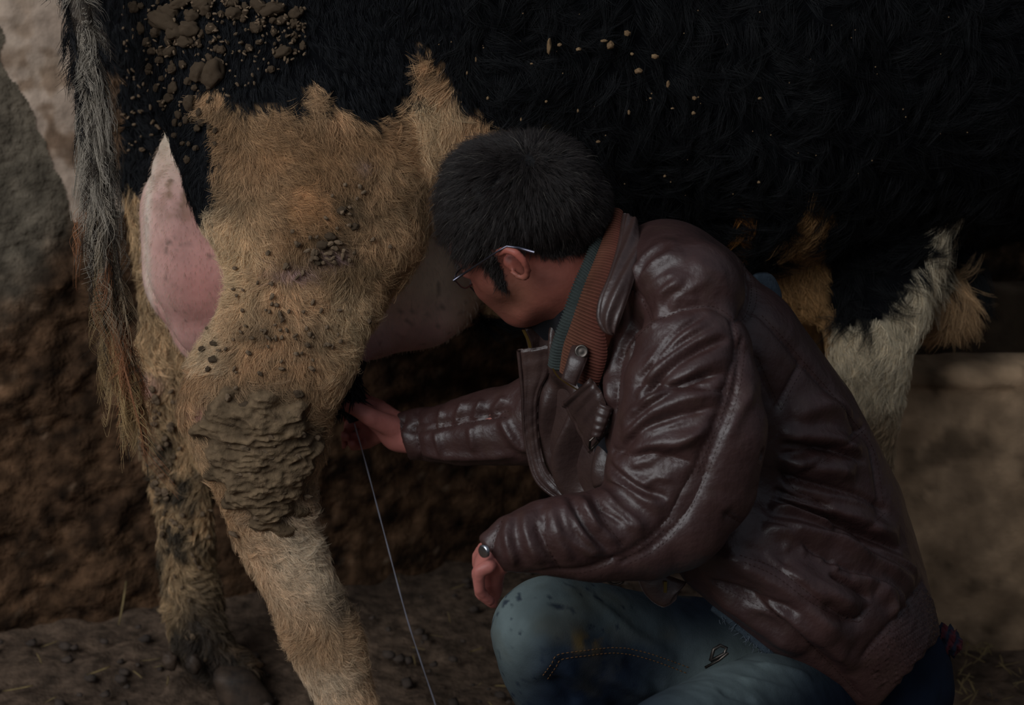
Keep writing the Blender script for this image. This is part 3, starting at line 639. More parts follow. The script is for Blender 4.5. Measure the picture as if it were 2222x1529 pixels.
# small crusts joined into one part
VV, FF = [], []; o_ = 0
def mudpatch():
    cf = V_cow[F_cow].mean(1); mx, my, md = proj(cf); sel = (mudmask(mx, my) > .02) & (md < 2.3) & (N_cow[F_cow].mean(1)@FWD < .35)
    f = F_cow[sel]; k = 5; t = np.linspace(0, 1, k+1); u, v = np.meshgrid(t, t, indexing='ij'); u = u.ravel(); v = v.ravel()
    w = np.stack([(1-u)*(1-v), u*(1-v), u*v, (1-u)*v], 1)
    P = np.einsum('wk,fkc->fwc', w, V_cow[f]); Nn = np.einsum('wk,fkc->fwc', w, N_cow[f]); m = len(P); nn = (k+1)**2
    i = (np.arange(k)[:, None]*(k+1)+np.arange(k)[None, :]).ravel(); q = np.stack([i, i+k+1, i+k+2, i+1], 1)
    Fq = (q[None]+np.arange(m)[:, None, None]*nn).reshape(-1, 4); P = P.reshape(-1, 3); Nn = Nn.reshape(-1, 3)
    _, ia, inv = np.unique(np.round(P, 5), axis=0, return_index=True, return_inverse=True); P = P[ia]; Nn = Nn[ia]; Fq = inv.ravel()[Fq]
    a_, b_, _ = proj(P); mk = mudmask(a_, b_)
    S = P*np.array([1, 1, 1.9]); r1 = 1-np.abs(fbm(S+2*fbm(P, 30, 2)[:, None]*.02, 32, 3)*2-1); r2 = fbm(S+5, 90, 3); r3 = 1-np.abs(fbm(S+9, 75, 2)*2-1)
    h = .012*(mk-.35)+mk*(.012*(r1-.55)+.005*(r2-.5)+.006*(r3-.6))
    P = P+Nn*h[:, None]; c = (np.array(lin(98, 80, 62))*(1-r2[:, None])+np.array(lin(132, 110, 84))*r2[:, None])*(.45+.75*r1[:, None]**2)
    return mkobj('caked_mud', P, Fq, mat('caked_mud', attr=True, rough=.95, nscale=120, vary=.25, bump=[(240, .6, .003)], spec=.15), cow, col=c)
mudpatch()
def crust(x, y, rx, ry, depth=.7):
    global o_
    h = hit(body_bvh, x, y)
    if h is None: return
    s = mpp(x, y, h[0][1]); V_, F_ = protos[int(rng.integers(0, 6))]; a = rng.uniform(0, 3.14)
    Q = V_*np.array([rx, (rx+ry)*.5*depth, ry])*s; a = a*.25 if rx > 11 else a; R = np.array([[math.cos(a), 0, math.sin(a)], [0, 1, 0], [-math.sin(a), 0, math.cos(a)]])
    VV.append(Q@R.T+h[0]+h[1]*(.0095 if rx > 11 else .007)); FF.append(F_+o_); o_ += len(Q)
for _ in range(70):
    x, y = rng.normal(575, 62), rng.normal(975, 78); yy = (y-880)/200; lo = 425+70*yy; hi = 690-25*yy
    if lo < x < hi and 850 < y < 1150: crust(x, y, rng.uniform(5, 13), rng.uniform(4, 9), .7)
for _ in range(75): crust(rng.normal(620, 80), rng.normal(720, 70), rng.uniform(3, 8), rng.uniform(2.5, 5))
for _ in range(26): crust(rng.normal(700, 45), rng.normal(535, 20), rng.uniform(4, 11), rng.uniform(3, 6), .45)
for _ in range(14): crust(rng.normal(760, 40), rng.normal(460, 40), rng.uniform(3, 7), rng.uniform(3, 5))
for _ in range(26): crust(rng.normal(400, 35), rng.uniform(1100, 1430), rng.uniform(2, 6), rng.uniform(3, 8))
for _ in range(60): crust(rng.normal(350, 22), rng.uniform(840, 1150), rng.uniform(3, 8), rng.uniform(3, 9))
for _ in range(260): x_ = rng.uniform(270, 660); crust(x_, rng.uniform(0, 120+.6*(660-x_)), rng.uniform(1.5, 3.2), rng.uniform(2, 6))
o = mkobj('mud_crust', np.concatenate(VV), np.concatenate(FF), M_mud, cow); o['kind'] = 'stuff'
# chaff in the black flank
VV, FF = [], []; o_ = 0
for x, y, a_, b_ in [(1188, 88, 5, 18), (1212, 85, 5, 4), (1252, 95, 6, 4), (1316, 86, 8, 9), (1304, 78, 8, 3), (1352, 62, 7, 6), (1412, 115, 8, 5), (1377, 145, 9, 6), (1443, 175, 4, 8), (1500, 200, 5, 4), (1498, 228, 4, 4), (1453, 220, 4, 2), (1405, 200, 3, 2), (1361, 228, 3, 5), (1297, 289, 5, 3), (1031, 118, 2, 5), (1017, 144, 2, 4), (1062, 198, 3, 4), (1128, 243, 2, 4), (1151, 126, 3, 2), (1248, 222, 2, 4), (1643, 200, 4, 3), (1643, 376, 3, 3), (1180, 205, 3, 3), (1185, 280, 2, 3), (1440, 360, 3, 3), (1362, 107, 4, 3)]:
    h = hit(body_bvh, x, y)
    if h is None: continue
    s = mpp(x, y, h[0][1]); V_, F_ = protos[int(rng.integers(0, 6))]
    VV.append(V_*np.array([a_, (a_+b_)*.4, b_])*s+h[0]+h[1]*.018); FF.append(F_+o_); o_ += len(V_)
for _ in range(45):
    x, y = rng.uniform(950, 2100), rng.uniform(0, 420); h = hit(body_bvh, x, y)
    if h is None: continue
    s = mpp(x, y, h[0][1]); V_, F_ = protos[0]; VV.append(V_*rng.uniform(.6, 1.8)*s+h[0]+h[1]*.016); FF.append(F_+o_); o_ += len(V_)
o = mkobj('chaff', np.concatenate(VV), np.concatenate(FF), M_chaff, cow); o['kind'] = 'stuff'


# ------------------------------------------------------------------ man: body (one surface), jacket, jeans, hair
man = bpy.data.objects.new('person', None); COL.objects.link(man)
tag(man, 'crouching man in brown leather jacket and blue jeans, milking the cow by hand', 'person')
W3 = lambda x, y, z, r, k=1.0: (np.array([x, y, z]), r, k)
kneeR = at(1190, 1372, 1.74); kneeL = at(1470, 1640, 1.50)
ankR = np.array([.115, 1.79, .085]); ankL = np.array([.27, 1.60, .085])
g = Grid((-.20, 1.36, -.01), (.56, 2.20, .95), .003)
# head
g.add(C((1085, 428, 1.87, 118, 1.12), (1175, 425, 1.87, 122, 1.12), (1215, 450, 1.87, 100, 1.1)), .02)
g.add(C((1050, 475, 1.875, 74, 1.2), (1050, 530, 1.875, 62, 1.25)), .02)
g.add(C((1085, 520, 1.87, 92, 1.2), (1100, 580, 1.87, 72, 1.2)), .02)
g.add(C((1075, 594, 1.848, 42, 1.0),), .012) ; g.add(C((1100, 600, 1.87, 62, 1.15), (1152, 668, 1.875, 40, 1.1)), .015)
g.add(C((1190, 620, 1.85, 44, 1.3), (1148, 668, 1.86, 34, 1.3)), .015)
g.add(C((1066, 622, 1.865, 32, 1.), (1118, 672, 1.875, 34, 1.)), .012)           # mouth
g.add(C((1030, 575, 1.90, 14, .9), (1062, 632, 1.93, 17, .9)), .012)          # nose
g.add(C((1000, 545, 1.865, 20, 1.4),), .012)                                   # brow
g.sub(C((1002, 592, 1.83, 16, 1.0),), .012)                                    # eye socket
g.add(C((1015, 592, 1.855, 14, .8),), .004)                                    # closed eyelid
g.add(C((1185, 560, 1.87, 96, 1.0), (1240, 600, 1.875, 100, 1.0), (1330, 640, 1.88, 112, 1.0)), .02)
g.sub(C((1180, 730, 1.82, 30, 2.5),), .02)
# ear: plate, helix, lobe, hollow
g.add(C((1112, 566, 1.800, 22, .5), (1130, 590, 1.800, 14, .5)), .004)
g.sub(C((1116, 568, 1.784, 10, .8), (1127, 588, 1.784, 7, .8)), .004)
g.add(C((1082, 548, 1.789, 10.5, 1.), (1100, 541, 1.781, 10.5, 1.), (1120, 548, 1.776, 10, 1.), (1137, 566, 1.776, 9, 1.), (1146, 586, 1.780, 8.5, 1.), (1143, 600, 1.784, 8, 1)), .003)
g.add(C((1143, 598, 1.786, 9, .8), (1133, 604, 1.789, 8, .8)), .003)
g.add(C((1112, 590, 1.792, 6, 1.0), (1122, 598, 1.790, 7, 1.0)), .004)
# trunk under the jacket
g.add(C((1410, 660, 1.88, 100, 1.3), (1560, 800, 1.86, 150, 1.2), (1660, 960, 1.85, 165, 1.0), (1760, 1130, 1.85, 155, 1.0), (1840, 1330, 1.84, 140, 1.1), (1860, 1430, 1.84, 110, 1.2)), .03)
g.add(C((1470, 740, 1.78, 55, 1.), (1500, 900, 1.69, 90, 1.), (1440, 1110, 1.66, 74, 1.), (1280, 1168, 1.63, 62, 1), (1150, 1182, 1.62, 44, 1), (1085, 1196, 1.62, 40, .8)), .015)
g.add(C((1400, 690, 1.94, 80, 1.), (1240, 880, 1.98, 70, 1.), (1000, 938, 2.03, 52, 1.), (905, 945, 2.05, 42, .8), (862, 938, 2.055, 38, .8)), .015)
# legs and feet
g.add([(at(1840, 1470, 1.84), .05, 1), (at(1640, 1470, 1.84), .05, 1), (at(1400, 1430, 1.80), .045, 1), (at(1200, 1385, 1.75), .038, 1), (ankR, .032, 1)], .01); g.add([(at(1850, 1490, 1.80), .05, 1), (at(1690, 1535, 1.70), .046, 1), (kneeL, .038, 1), (ankL, .032, 1)], .01)
for a_ in (ankR, ankL): g.add([(a_-np.array([-.02, 0, .05]), .03, 1), (a_-np.array([.13, 0, .06]), .022, 1)], .01)
# hand on the teat
g.add(C((868, 940, 2.055, 38, .8), (825, 905, 2.065, 34, .8), (800, 890, 2.07, 26, .8)), .008)
g.add(C((850, 925, 2.045, 24, .9), (805, 905, 2.035, 21, .9), (775, 888, 2.035, 17, .9), (752, 878, 2.04, 15, .9)), .006)
for c_ in (C((825, 885, 2.08, 18, .9), (790, 868, 2.10, 15), (758, 880, 2.115, 13), (742, 906, 2.10, 11)),
           C((828, 905, 2.08, 18, .9), (775, 915, 2.115, 14), (737, 932, 2.11, 13), (733, 944, 2.085, 12), (748, 946, 2.065, 11)),
           C((830, 925, 2.08, 17, .9), (780, 945, 2.115, 13), (742, 958, 2.10, 12.5), (742, 964, 2.075, 11.5)),
           C((838, 938, 2.075, 15, .9), (798, 962, 2.10, 12), (768, 968, 2.085, 11), (764, 962, 2.065, 10))): g.add(c_, .002)
# hand on the knee
g.add(C((1095, 1192, 1.62, 38, .75), (1066, 1222, 1.622, 37, .8), (1060, 1250, 1.628, 34, .9), (1066, 1280, 1.634, 26, .9)), .008)
for i, c_ in enumerate((C((1062, 1228, 1.600, 17), (1040, 1238, 1.598, 14), (1040, 1280, 1.602, 13), (1064, 1304, 1.61, 12)),
           C((1058, 1228, 1.618, 17), (1036, 1242, 1.617, 14), (1042, 1288, 1.622, 13), (1070, 1310, 1.63, 12)),
           C((1060, 1225, 1.636, 16), (1040, 1240, 1.636, 13.5), (1046, 1282, 1.641, 12.5), (1072, 1302, 1.648, 12)),
           C((1066, 1222, 1.652, 14), (1048, 1240, 1.654, 12), (1054, 1272, 1.658, 11), (1076, 1288, 1.662, 10.5)),
           C((1082, 1200, 1.640, 18), (1050, 1188, 1.660, 15), (1036, 1206, 1.668, 13), (1034, 1226, 1.672, 11)))): g.add(c_, .003)
V, F = g.mesh(); V = relax(V, F, 2); N = vnormals(V, F); px, py, dep = proj(V)
HAIRP = [(925, 445), (945, 385), (1000, 315), (1060, 285), (1130, 275), (1205, 290), (1265, 335), (1300, 390), (1335, 450), (1300, 510), (1268, 548), (1215, 560), (1170, 552), (1148, 540), (1100, 532), (1068, 545), (1080, 560), (1092, 590), (1104, 640), (1088, 632), (1066, 604), (1046, 568), (1020, 560), (995, 548), (985, 515), (940, 480)]
n1 = fbm(V, 40, 3)[:, None]
sk = np.array(lin(164, 100, 84))*(1-n1)+np.array(lin(140, 76, 66))*n1
sk = mixw(sk, lin(192, 106, 92), .7*blob2(px, py, 1120, 555, 36, 30)); sk = mixw(sk, lin(140, 96, 76), .6*blob2(px, py, 1110, 640, 60, 50))
handm = (px < 1100) & (py > 820); sk = mixw(sk, lin(196, 122, 112), .8*handm*np.ones(len(V)))
scalp = inpoly(px, py, HAIRP) & (dep < 2.2) & (py < 640); sk = mixw(sk, lin(26, 24, 24), scalp*1.)
ey = blob2(px, py, 985, 556, 9, 16, 25); sk = mixw(sk, lin(30, 26, 26), 1.5*ey)
mbody = mkobj('body', V, F, M_skin, man, col=sk); Vm, Fm, Nm = V, F, N
man_bvh = tree(V, F)

# hair: strands radiating from the crown
fc = V[F].mean(1); hx, hy, _ = proj(fc); j = (fbm(fc, 150, 2)-.5)*16
hm = inpoly(hx+j, hy+j, HAIRP) & (hy < 640) & (fc[:, 0] > -.2) & (np.linalg.norm(fc-at(1130, 440, 1.87), axis=1) < .125)
hm &= ~(np.linalg.norm(fc-at(1115, 568, 1.785), axis=1) < .021)
CROWN = at(1150, 350, 1.84)
def hairset(name, n, m, Lm, lift, rad, colf, clump):
    P, nn = roots(V, F, N, n, hm); hx, hy, _ = proj(P)
    d = P-CROWN; d = d-(d*nn).sum(1, keepdims=True)*nn; d /= np.linalg.norm(d, axis=1, keepdims=True)+1e-6
    d = d+rng.normal(0, .22, (n, 3))+np.array([0, 0, -.15])
    L = Lm*(1-.35*np.clip((hx-1150)/120, 0, 1))*rng.uniform(.8, 1.15, n); sh = np.clip((hy-470)/90, 0, 1)*(hx > 1040); L = L*(1-.45*sh); lf = lift*(1-.65*sh)
    rep = lambda x: np.repeat(x, m, 0); P, nn, d, L, lf = map(rep, (P, nn, d, L, lf)); T = n*m
    off = rng.normal(0, .0022, (T, 3)); K = 4; pts = np.zeros((T, K, 3))
    for i, t in enumerate(np.linspace(0, 1, K)):
        pts[:, i] = P+off*(1-clump*t)+nn*(L*lf*math.sin(t*1.5)-.001)[:, None]+d*(L*(.35*t+.45*t*t))[:, None]
    return curves(name, pts, rad*np.array([1, .95, .7, .2])[None], M_hairm, mbody, colf(T))
h1 = hairset('hair', 6500, 9, .0165, .62, .00014, lambda T: np.tile(lin(46, 40, 38), (T, 1))*rng.uniform(.4, 1.9, (T, 1)), .35)
h2 = hairset('hair', 700, 1, .0175, .65, .00011, lambda T: np.tile(lin(130, 122, 112), (T, 1))*rng.uniform(.5, 1.3, (T, 1)), .0)
for o in (h1, h2): o['kind'] = 'stuff'; o.parent = man

# jacket shell
g = Grid((-.14, 1.52, .12), (.53, 2.13, .88), .003)
g.add(C((1470, 640, 1.85, 142, 1.35), (1490, 660, 1.85, 150, 1.4), (1560, 790, 1.85, 196, 1.25), (1660, 960, 1.85, 214, 1.05), (1757, 1125, 1.85, 205, 1.05), (1815, 1285, 1.84, 194, 1.1), (1850, 1380, 1.84, 182, 1.15)), .03)
g.add(C((1500, 630, 1.765, 112, 1.), (1455, 600, 1.80, 100, 1.), (1435, 575, 1.86, 92, 1.)), .03)
g.add(C((1420, 730, 1.785, 82, .6), (1405, 800, 1.77, 84, .6), (1395, 860, 1.75, 80, .7), (1390, 950, 1.75, 78, .7)), .03)
g.add(C((1580, 1180, 1.745, 124, 1.15), (1740, 1290, 1.74, 148, 1.1), (1880, 1402, 1.77, 152, 1.2)), .03)
g.add(C((1505, 765, 1.72, 128, .75), (1500, 850, 1.70, 150, .7), (1498, 935, 1.685, 166, .65), (1478, 1030, 1.675, 166, .65), (1450, 1095, 1.665, 148, .7), (1400, 1143, 1.655, 117, .85), (1300, 1162, 1.64, 100, .9), (1190, 1165, 1.625, 84, .9), (1118, 1178, 1.62, 66, .85), (1066, 1204, 1.62, 46, .9)), .012)
g.add(C((1400, 690, 1.95, 120, .9), (1280, 850, 1.98, 105, .85), (1140, 918, 2.00, 92, .85), (1000, 936, 2.03, 74, .9), (900, 944, 2.05, 56, .9), (840, 948, 2.055, 50, .9)), .015)
outer = g.v.copy()
g.v = np.maximum(outer, -(outer+.011))
def cutline(p, q, Y, out, box):
    a, b = at(*p, Y), at(*q, Y); n = np.cross(b-a, (a+b)/2-CAMP); n /= np.linalg.norm(n)
    if n@(at(*out, Y)-a) < 0: n = -n
    lo = np.min([at(*box[0], Y), at(*box[1], Y)], 0)-.02; hi = np.max([at(*box[0], Y), at(*box[1], Y)], 0)+.02; lo[1] = 1.5; hi[1] = 2.14
    g.halfspace(a, n, lo, hi)
cutline((1470, 1258), (1800, 1520), 1.76, (1500, 1450), ((1440, 1230), (1900, 1700)))
cutline((2040, 1380), (1900, 1540), 1.80, (2040, 1500), ((1700, 1330), (2120, 1700)))
cutline((1045, 1172), (1098, 1250), 1.62, (1000, 1260), ((960, 1080), (1120, 1320)))
cutline((856, 900), (888, 1004), 2.05, (800, 950), ((780, 850), (900, 1040)))
g.sub(C((1180, 590, 1.87, 108, 1.), (1270, 600, 1.875, 112, 1.05), (1310, 590, 1.875, 100, 1.0)), .006)
g.sub(C((1230, 880, 1.80, 75, 1.2), (1262, 960, 1.80, 62, 1.2)), .01)
V, F = g.mesh(); V = relax(V, F, 2); N = vnormals(V, F); bvh = tree(V, F); px, py, dep = proj(V)
jb0 = bvh
# soft wrinkles that run across the sleeves and the back
def aniso(P, d, s1, s2): d = np.array(d, float); d /= np.linalg.norm(d); q = P-(P@d)[:, None]*d*(1-s2/s1); return fbm(q, s1, 3)-.5
arm = blob2(px, py, 1200, 1160, 230, 120)+blob2(px, py, 1000, 930, 200, 110)
off = .010*aniso(V, (.25, 0, -1), 34, 10)*np.clip(arm, 0, 1)+.010*aniso(V, (1, 0, -.32), 26, 6)*np.clip(blob2(px, py, 1800, 1150, 260, 260), 0, 1)+.006*aniso(V, (.7, 0, .7), 24, 8)*blob2(px, py, 1480, 800, 230, 200)
V = V+N*off[:, None]
SEAM = [  # stitched seams: narrow valleys
 [(1352, 617), (1380, 633), (1400, 670), (1411, 698)], [(1411, 698), (1380, 725), (1350, 770), (1340, 830), (1335, 890)],
 [(1411, 697), (1440, 682), (1480, 668), (1530, 660), (1560, 668), (1592, 692)], [(1604, 566), (1622, 592), (1625, 640), (1614, 680), (1594, 698)], [(1618, 580), (1634, 610), (1636, 650), (1622, 690)],
 [(1590, 700), (1600, 760), (1588, 800), (1576, 850), (1560, 900), (1530, 970), (1500, 1040), (1470, 1100), (1430, 1150), (1380, 1190), (1330, 1213)],
 [(1612, 735), (1606, 800), (1597, 850), (1577, 910), (1550, 970), (1523, 1040), (1490, 1105), (1452, 1158), (1405, 1196), (1350, 1222)],
 [(1380, 836), (1430, 834), (1500, 839), (1570, 848)], [(1330, 975), (1370, 985), (1430, 985), (1490, 1002)], [(1290, 1080), (1310, 1130), (1350, 1182)], [(1178, 1120), (1183, 1180), (1212, 1233)],
 [(1150, 1243), (1240, 1240), (1290, 1230), (1330, 1214)], [(1085, 1125), (1066, 1165), (1062, 1205)],
 [(1648, 680), (1700, 735), (1740, 782), (1800, 850), (1855, 920), (1885, 960), (1900, 1010), (1912, 1090)], [(1690, 885), (1715, 835), (1742, 786)], [(1690, 885), (1660, 820), (1640, 770)],
 [(1690, 1022), (1700, 1032), (1722, 1060), (1765, 1080), (1815, 1125)], [(1710, 1040), (1800, 985), (1875, 925)], [(1870, 1148), (1920, 1105)],
 [(1575, 1115), (1650, 1155), (1750, 1200), (1830, 1235), (1872, 1262), (1905, 1300), (1932, 1345)], [(1600, 1200), (1680, 1230), (1760, 1290), (1840, 1340), (1868, 1345)], [(1610, 1215), (1680, 1247), (1760, 1306), (1850, 1345), (1885, 1318)],
 [(1548, 1262), (1640, 1310), (1700, 1340), (1745, 1385), (1800, 1440), (1865, 1510)], [(1870, 1425), (1945, 1340), (2000, 1262)], [(870, 960), (868, 925), (878, 900)],
 [(890, 925), (960, 912), (1020, 900), (1100, 888)], [(890, 934), (960, 924), (1020, 912), (1100, 900)], [(905, 890), (900, 940), (915, 1000)]]
lines = [(s, .0024, -.0042, 2) for s in SEAM]+[(s, .010, -.0024, 0) for s in SEAM]
RID = [  # rounded folds: (polyline, half width mm, height mm)
 ([(1385, 870), (1430, 800), (1500, 745), (1575, 712)], 7, 5), ([(1395, 820), (1450, 745), (1530, 700)], 6, 4), ([(1375, 905), (1440, 845), (1520, 795), (1585, 768)], 8, 5), ([(1350, 960), (1410, 900), (1480, 868), (1570, 842)], 8, 6),
 ([(1345, 1000), (1420, 960), (1500, 945), (1545, 918)], 8, 6), ([(1350, 1015), (1400, 1000), (1450, 975), (1510, 958)], 5, 3),
 
 ([(1300, 1010), (1360, 1060), (1440, 1105)], 8, 5), ([(1290, 1050), (1340, 1110), (1400, 1150)], 7, 5), ([(1250, 1065), (1290, 1130), (1350, 1180)], 8, 6), ([(1215, 1080), (1240, 1140), (1300, 1205)], 7, 5), ([(1200, 1090), (1200, 1150), (1240, 1215)], 6, 4), ([(1140, 1100), (1145, 1160), (1175, 1225)], 8, 5), ([(1105, 1115), (1100, 1165), (1120, 1225)], 6, 4), ([(1260, 1090), (1300, 1155)], 4, 3),
 ([(1700, 1002), (1760, 1010), (1860, 1030)], 12, 6), ([(1690, 1068), (1740, 1085), (1850, 1120), (1950, 1165)], 12, 8), ([(1665, 1100), (1720, 1115), (1800, 1145)], 9, 7), ([(1650, 1140), (1780, 1175), (1900, 1230), (1985, 1270)], 13, 9), ([(1560, 1200), (1660, 1250), (1760, 1320), (1850, 1400)], 12, 7), ([(1700, 1230), (1790, 1280), (1870, 1325)], 12, 6), ([(1660, 1200), (1720, 1250), (1800, 1310)], 5, 3), ([(1640, 1290), (1720, 1340), (1800, 1400), (1860, 1450)], 11, 6), ([(1540, 1285), (1640, 1350), (1740, 1420)], 13, 6), ([(1720, 900), (1790, 880), (1850, 890)], 14, 5), ([(1690, 940), (1790, 950), (1870, 975)], 10, 6),
 ([(1900, 1280), (1930, 1300), (1950, 1340)], 9, 5), ([(1850, 1250), (1920, 1275), (1975, 1320)], 9, 5), ([(1870, 1190), (1940, 1215), (1990, 1250)], 8, 5),
 ([(1420, 520), (1460, 540), (1400, 620)], 8, 3), ([(1440, 560), (1400, 610), (1390, 640)], 6, 3), ([(1490, 590), (1440, 640), (1425, 680)], 6, 3), ([(1540, 600), (1480, 640), (1450, 670)], 6, 2.5), ([(1340, 720), (1320, 800), (1325, 880)], 9, 4), ([(1375, 700), (1350, 740), (1330, 800)], 6, 3), ([(1390, 570), (1370, 640)], 5, 3),
 ([(960, 880), (940, 930)], 4, 3), ([(1010, 870), (980, 920)], 5, 4), ([(1050, 868), (1020, 910)], 5, 4), ([(1100, 860), (1060, 900)], 6, 4), ([(1080, 900), (1120, 960), (1160, 975)], 7, 5), ([(1020, 920), (1030, 980)], 6, 4), ([(940, 930), (960, 985)], 5, 4), ([(900, 985), (1000, 990), (1120, 985)], 7, 4)]
VAL = [([(1380, 890), (1430, 825), (1500, 772), (1580, 735)], 4, -5), ([(1360, 930), (1430, 868), (1500, 828), (1580, 805)], 4, -5), ([(1340, 985), (1400, 930), (1470, 905), (1560, 880)], 4, -5), ([(1670, 1088), (1720, 1100), (1840, 1145), (1950, 1195)], 5, -7), ([(1690, 1030), (1740, 1045), (1860, 1075), (1930, 1108)], 4, -6), ([(1640, 1120), (1780, 1205), (1900, 1260), (1960, 1310)], 3, -3), ([(1570, 1275), (1640, 1300), (1700, 1340), (1760, 1400)], 4, -6), ([(1280, 1040), (1320, 1090), (1380, 1140)], 3, -4), ([(1235, 1075), (1265, 1140), (1320, 1200)], 3, -4), ([(1320, 1005), (1390, 1060), (1450, 1080)], 4, -4), ([(1170, 1095), (1168, 1150), (1200, 1220)], 3, -3), ([(1690, 960), (1800, 975), (1880, 1000)], 4, -5), ([(1800, 1245), (1850, 1270), (1890, 1300)], 3, -6), ([(1650, 985), (1750, 1000), (1850, 1010)], 4, -4)]
RID += [([(1370, 612), (1384, 579), (1406, 550), (1443, 528)], 6, 3), ([(1384, 623), (1414, 590), (1443, 564), (1487, 553)], 6, 3), ([(1400, 640), (1430, 612), (1470, 590)], 5, 2.5), ([(1421, 645), (1454, 623), (1487, 616)], 5, 2.5), ([(1480, 656), (1516, 645)], 4, 2), ([(1500, 560), (1540, 585), (1580, 600)], 9, 2),
 ([(1355, 770), (1384, 726), (1436, 685)], 6, 3.5), ([(1414, 828), (1480, 791), (1545, 762), (1589, 748)], 6, 3), ([(1348, 927), (1377, 890), (1436, 857), (1516, 839)], 6, 3.5), ([(1355, 945), (1428, 927), (1509, 894)], 5, 3), ([(1400, 968), (1470, 962), (1530, 935)], 5, 2.5), ([(1640, 840), (1600, 900), (1570, 960)], 8, 2.5),
 ([(1682, 992), (1715, 996), (1742, 1003)], 6, 3), ([(1690, 1045), (1780, 1065), (1845, 1079), (1905, 1096)], 7, 3.5), ([(1660, 1105), (1690, 1113), (1788, 1147), (1864, 1166)], 7, 3.5), ([(1659, 1147), (1727, 1170), (1822, 1196), (1879, 1227)], 6, 3.5), ([(1575, 1200), (1652, 1223), (1735, 1283), (1795, 1314)], 7, 3.5), ([(1614, 1314), (1689, 1329), (1742, 1374), (1765, 1405)], 8, 4), ([(1700, 1180), (1712, 1196)], 4, 2), ([(1735, 1190), (1748, 1206)], 4, 2), ([(1775, 1203), (1786, 1220)], 4, 2), ([(1810, 1218), (1820, 1238)], 4, 2),
 ([(1207, 1120), (1215, 1155), (1268, 1192), (1313, 1208)], 4, 3), ([(1238, 1113), (1268, 1162), (1321, 1205)], 4, 3), ([(1328, 992), (1359, 1026), (1416, 1060)], 6, 3.5), ([(1393, 1052), (1425, 1035), (1460, 1040)], 5, 2.5), ([(1100, 1150), (1105, 1200), (1120, 1235)], 4, 2.5), ([(1160, 1105), (1180, 1160), (1195, 1225)], 5, 3)]
VAL += [([(1384, 835), (1414, 791), (1461, 733), (1534, 674)], 3.5, -4.5), ([(1377, 824), (1436, 780), (1501, 733), (1553, 704)], 3, -3.5), ([(1392, 854), (1480, 832), (1553, 806)], 3, -3.5), ([(1311, 843), (1322, 733), (1348, 667)], 4, -3.5), ([(1690, 986), (1750, 980), (1818, 969)], 4, -4), ([(1675, 1062), (1740, 1082), (1800, 1095)], 3, -4), ([(1549, 1264), (1629, 1287), (1712, 1314), (1727, 1329)], 4, -5), ([(1283, 1045), (1302, 1094), (1359, 1139)], 3, -4), ([(1225, 1110), (1250, 1160), (1290, 1195)], 2.5, -3)]
lines += [(p, w*.00085, a*.00125*(1.45 if p[-1][0] > 1790 else 1), 0) for p, w, a in RID+VAL]
V = creases(V, N, bvh, lines)
# small puckers beside the seams
pk = np.zeros(len(V))
for s in SEAM[5:7]+SEAM[19:22]+SEAM[0:3]:
    L = on_surface(jb0, s, 8.0)
    if len(L): pk = np.maximum(pk, np.exp(-(np.min(np.linalg.norm(V[:, None, :]-L[None, ::2], axis=2) if len(V) < 1 else np.stack([np.linalg.norm(V-l, axis=1) for l in L[::2]], 1), axis=1)/.012)**2))
V = V+N*(.0026*(fbm(V, 70, 2)-.5)*pk)[:, None]
# knitted rib at the back hem
ribz = inpoly(px, py, [(1870, 1425), (1945, 1340), (2000, 1262), (2060, 1370), (1960, 1480), (1900, 1490)])
V = V+N*(.0012*np.sin((px*.55+py*.83)*.62)*ribz)[:, None]
N = vnormals(V, F); px, py, dep = proj(V)
n1 = fbm(V, 14, 3)[:, None]; n2 = fbm(V+7, 70, 3)[:, None]
jc = np.array(lin(60, 38, 36))*(1-n1)+np.array(lin(74, 50, 47))*n1; jc = jc*(.85+.3*n2)
jc = mixw(jc, lin(70, 52, 44), np.clip((n2[:, 0]-.55)*5, 0, 1)*.35); jc = np.where((outer is None), jc, jc)
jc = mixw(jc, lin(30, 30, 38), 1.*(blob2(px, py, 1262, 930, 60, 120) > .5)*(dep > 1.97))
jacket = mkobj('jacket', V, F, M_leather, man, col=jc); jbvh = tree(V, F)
SV, SF = [], []
for s in SEAM: dashes(jbvh, [(x+5, y+4) for x, y in s], .0028, .0022, .0003, .0002, SV, SF)
o = mkobj('seam_stitching', SV, SF, M_thread, jacket, smooth=False); o['kind'] = 'stuff'

def P3(L): return np.array([at(*p) for p in L])
def rsm(L, n):
    L = resample(P3(L), .006); s = np.concatenate([[0], np.cumsum(np.linalg.norm(np.diff(L, axis=0), axis=1))]); t = np.linspace(0, s[-1], n)
    return np.stack([np.interp(t, s, L[:, i]) for i in range(3)], 1)
# far front panel hanging open
A = rsm([(1140, 715, 1.90), (1150, 760, 1.89), (1168, 850, 1.89), (1172, 950, 1.89), (1190, 1020, 1.88), (1235, 1085, 1.87)], 90)
B = rsm([(1232, 690, 1.87), (1262, 760, 1.86), (1300, 850, 1.84), (1318, 940, 1.82), (1330, 1000, 1.80), (1335, 1045, 1.79)], 90)
strip('front_panel', A, B, M_leather2, jacket, .006, 120, 60, .006, rel=lambda u, v: .010*np.sin(v*9+u*5+1.5*np.sin(u*9))*np.sin(np.pi*v)+.006*np.sin(u*14+v*9)*v*(1-v)*4)
A = rsm([(1125, 757, 1.885), (1134, 850, 1.885), (1136, 900, 1.885), (1142, 960, 1.885), (1165, 1040, 1.875), (1225, 1090, 1.86)], 90)
B = rsm([(1200, 745, 1.875), (1196, 800, 1.878), (1170, 860, 1.880), (1172, 960, 1.88), (1192, 1025, 1.87), (1245, 1078, 1.855)], 90)
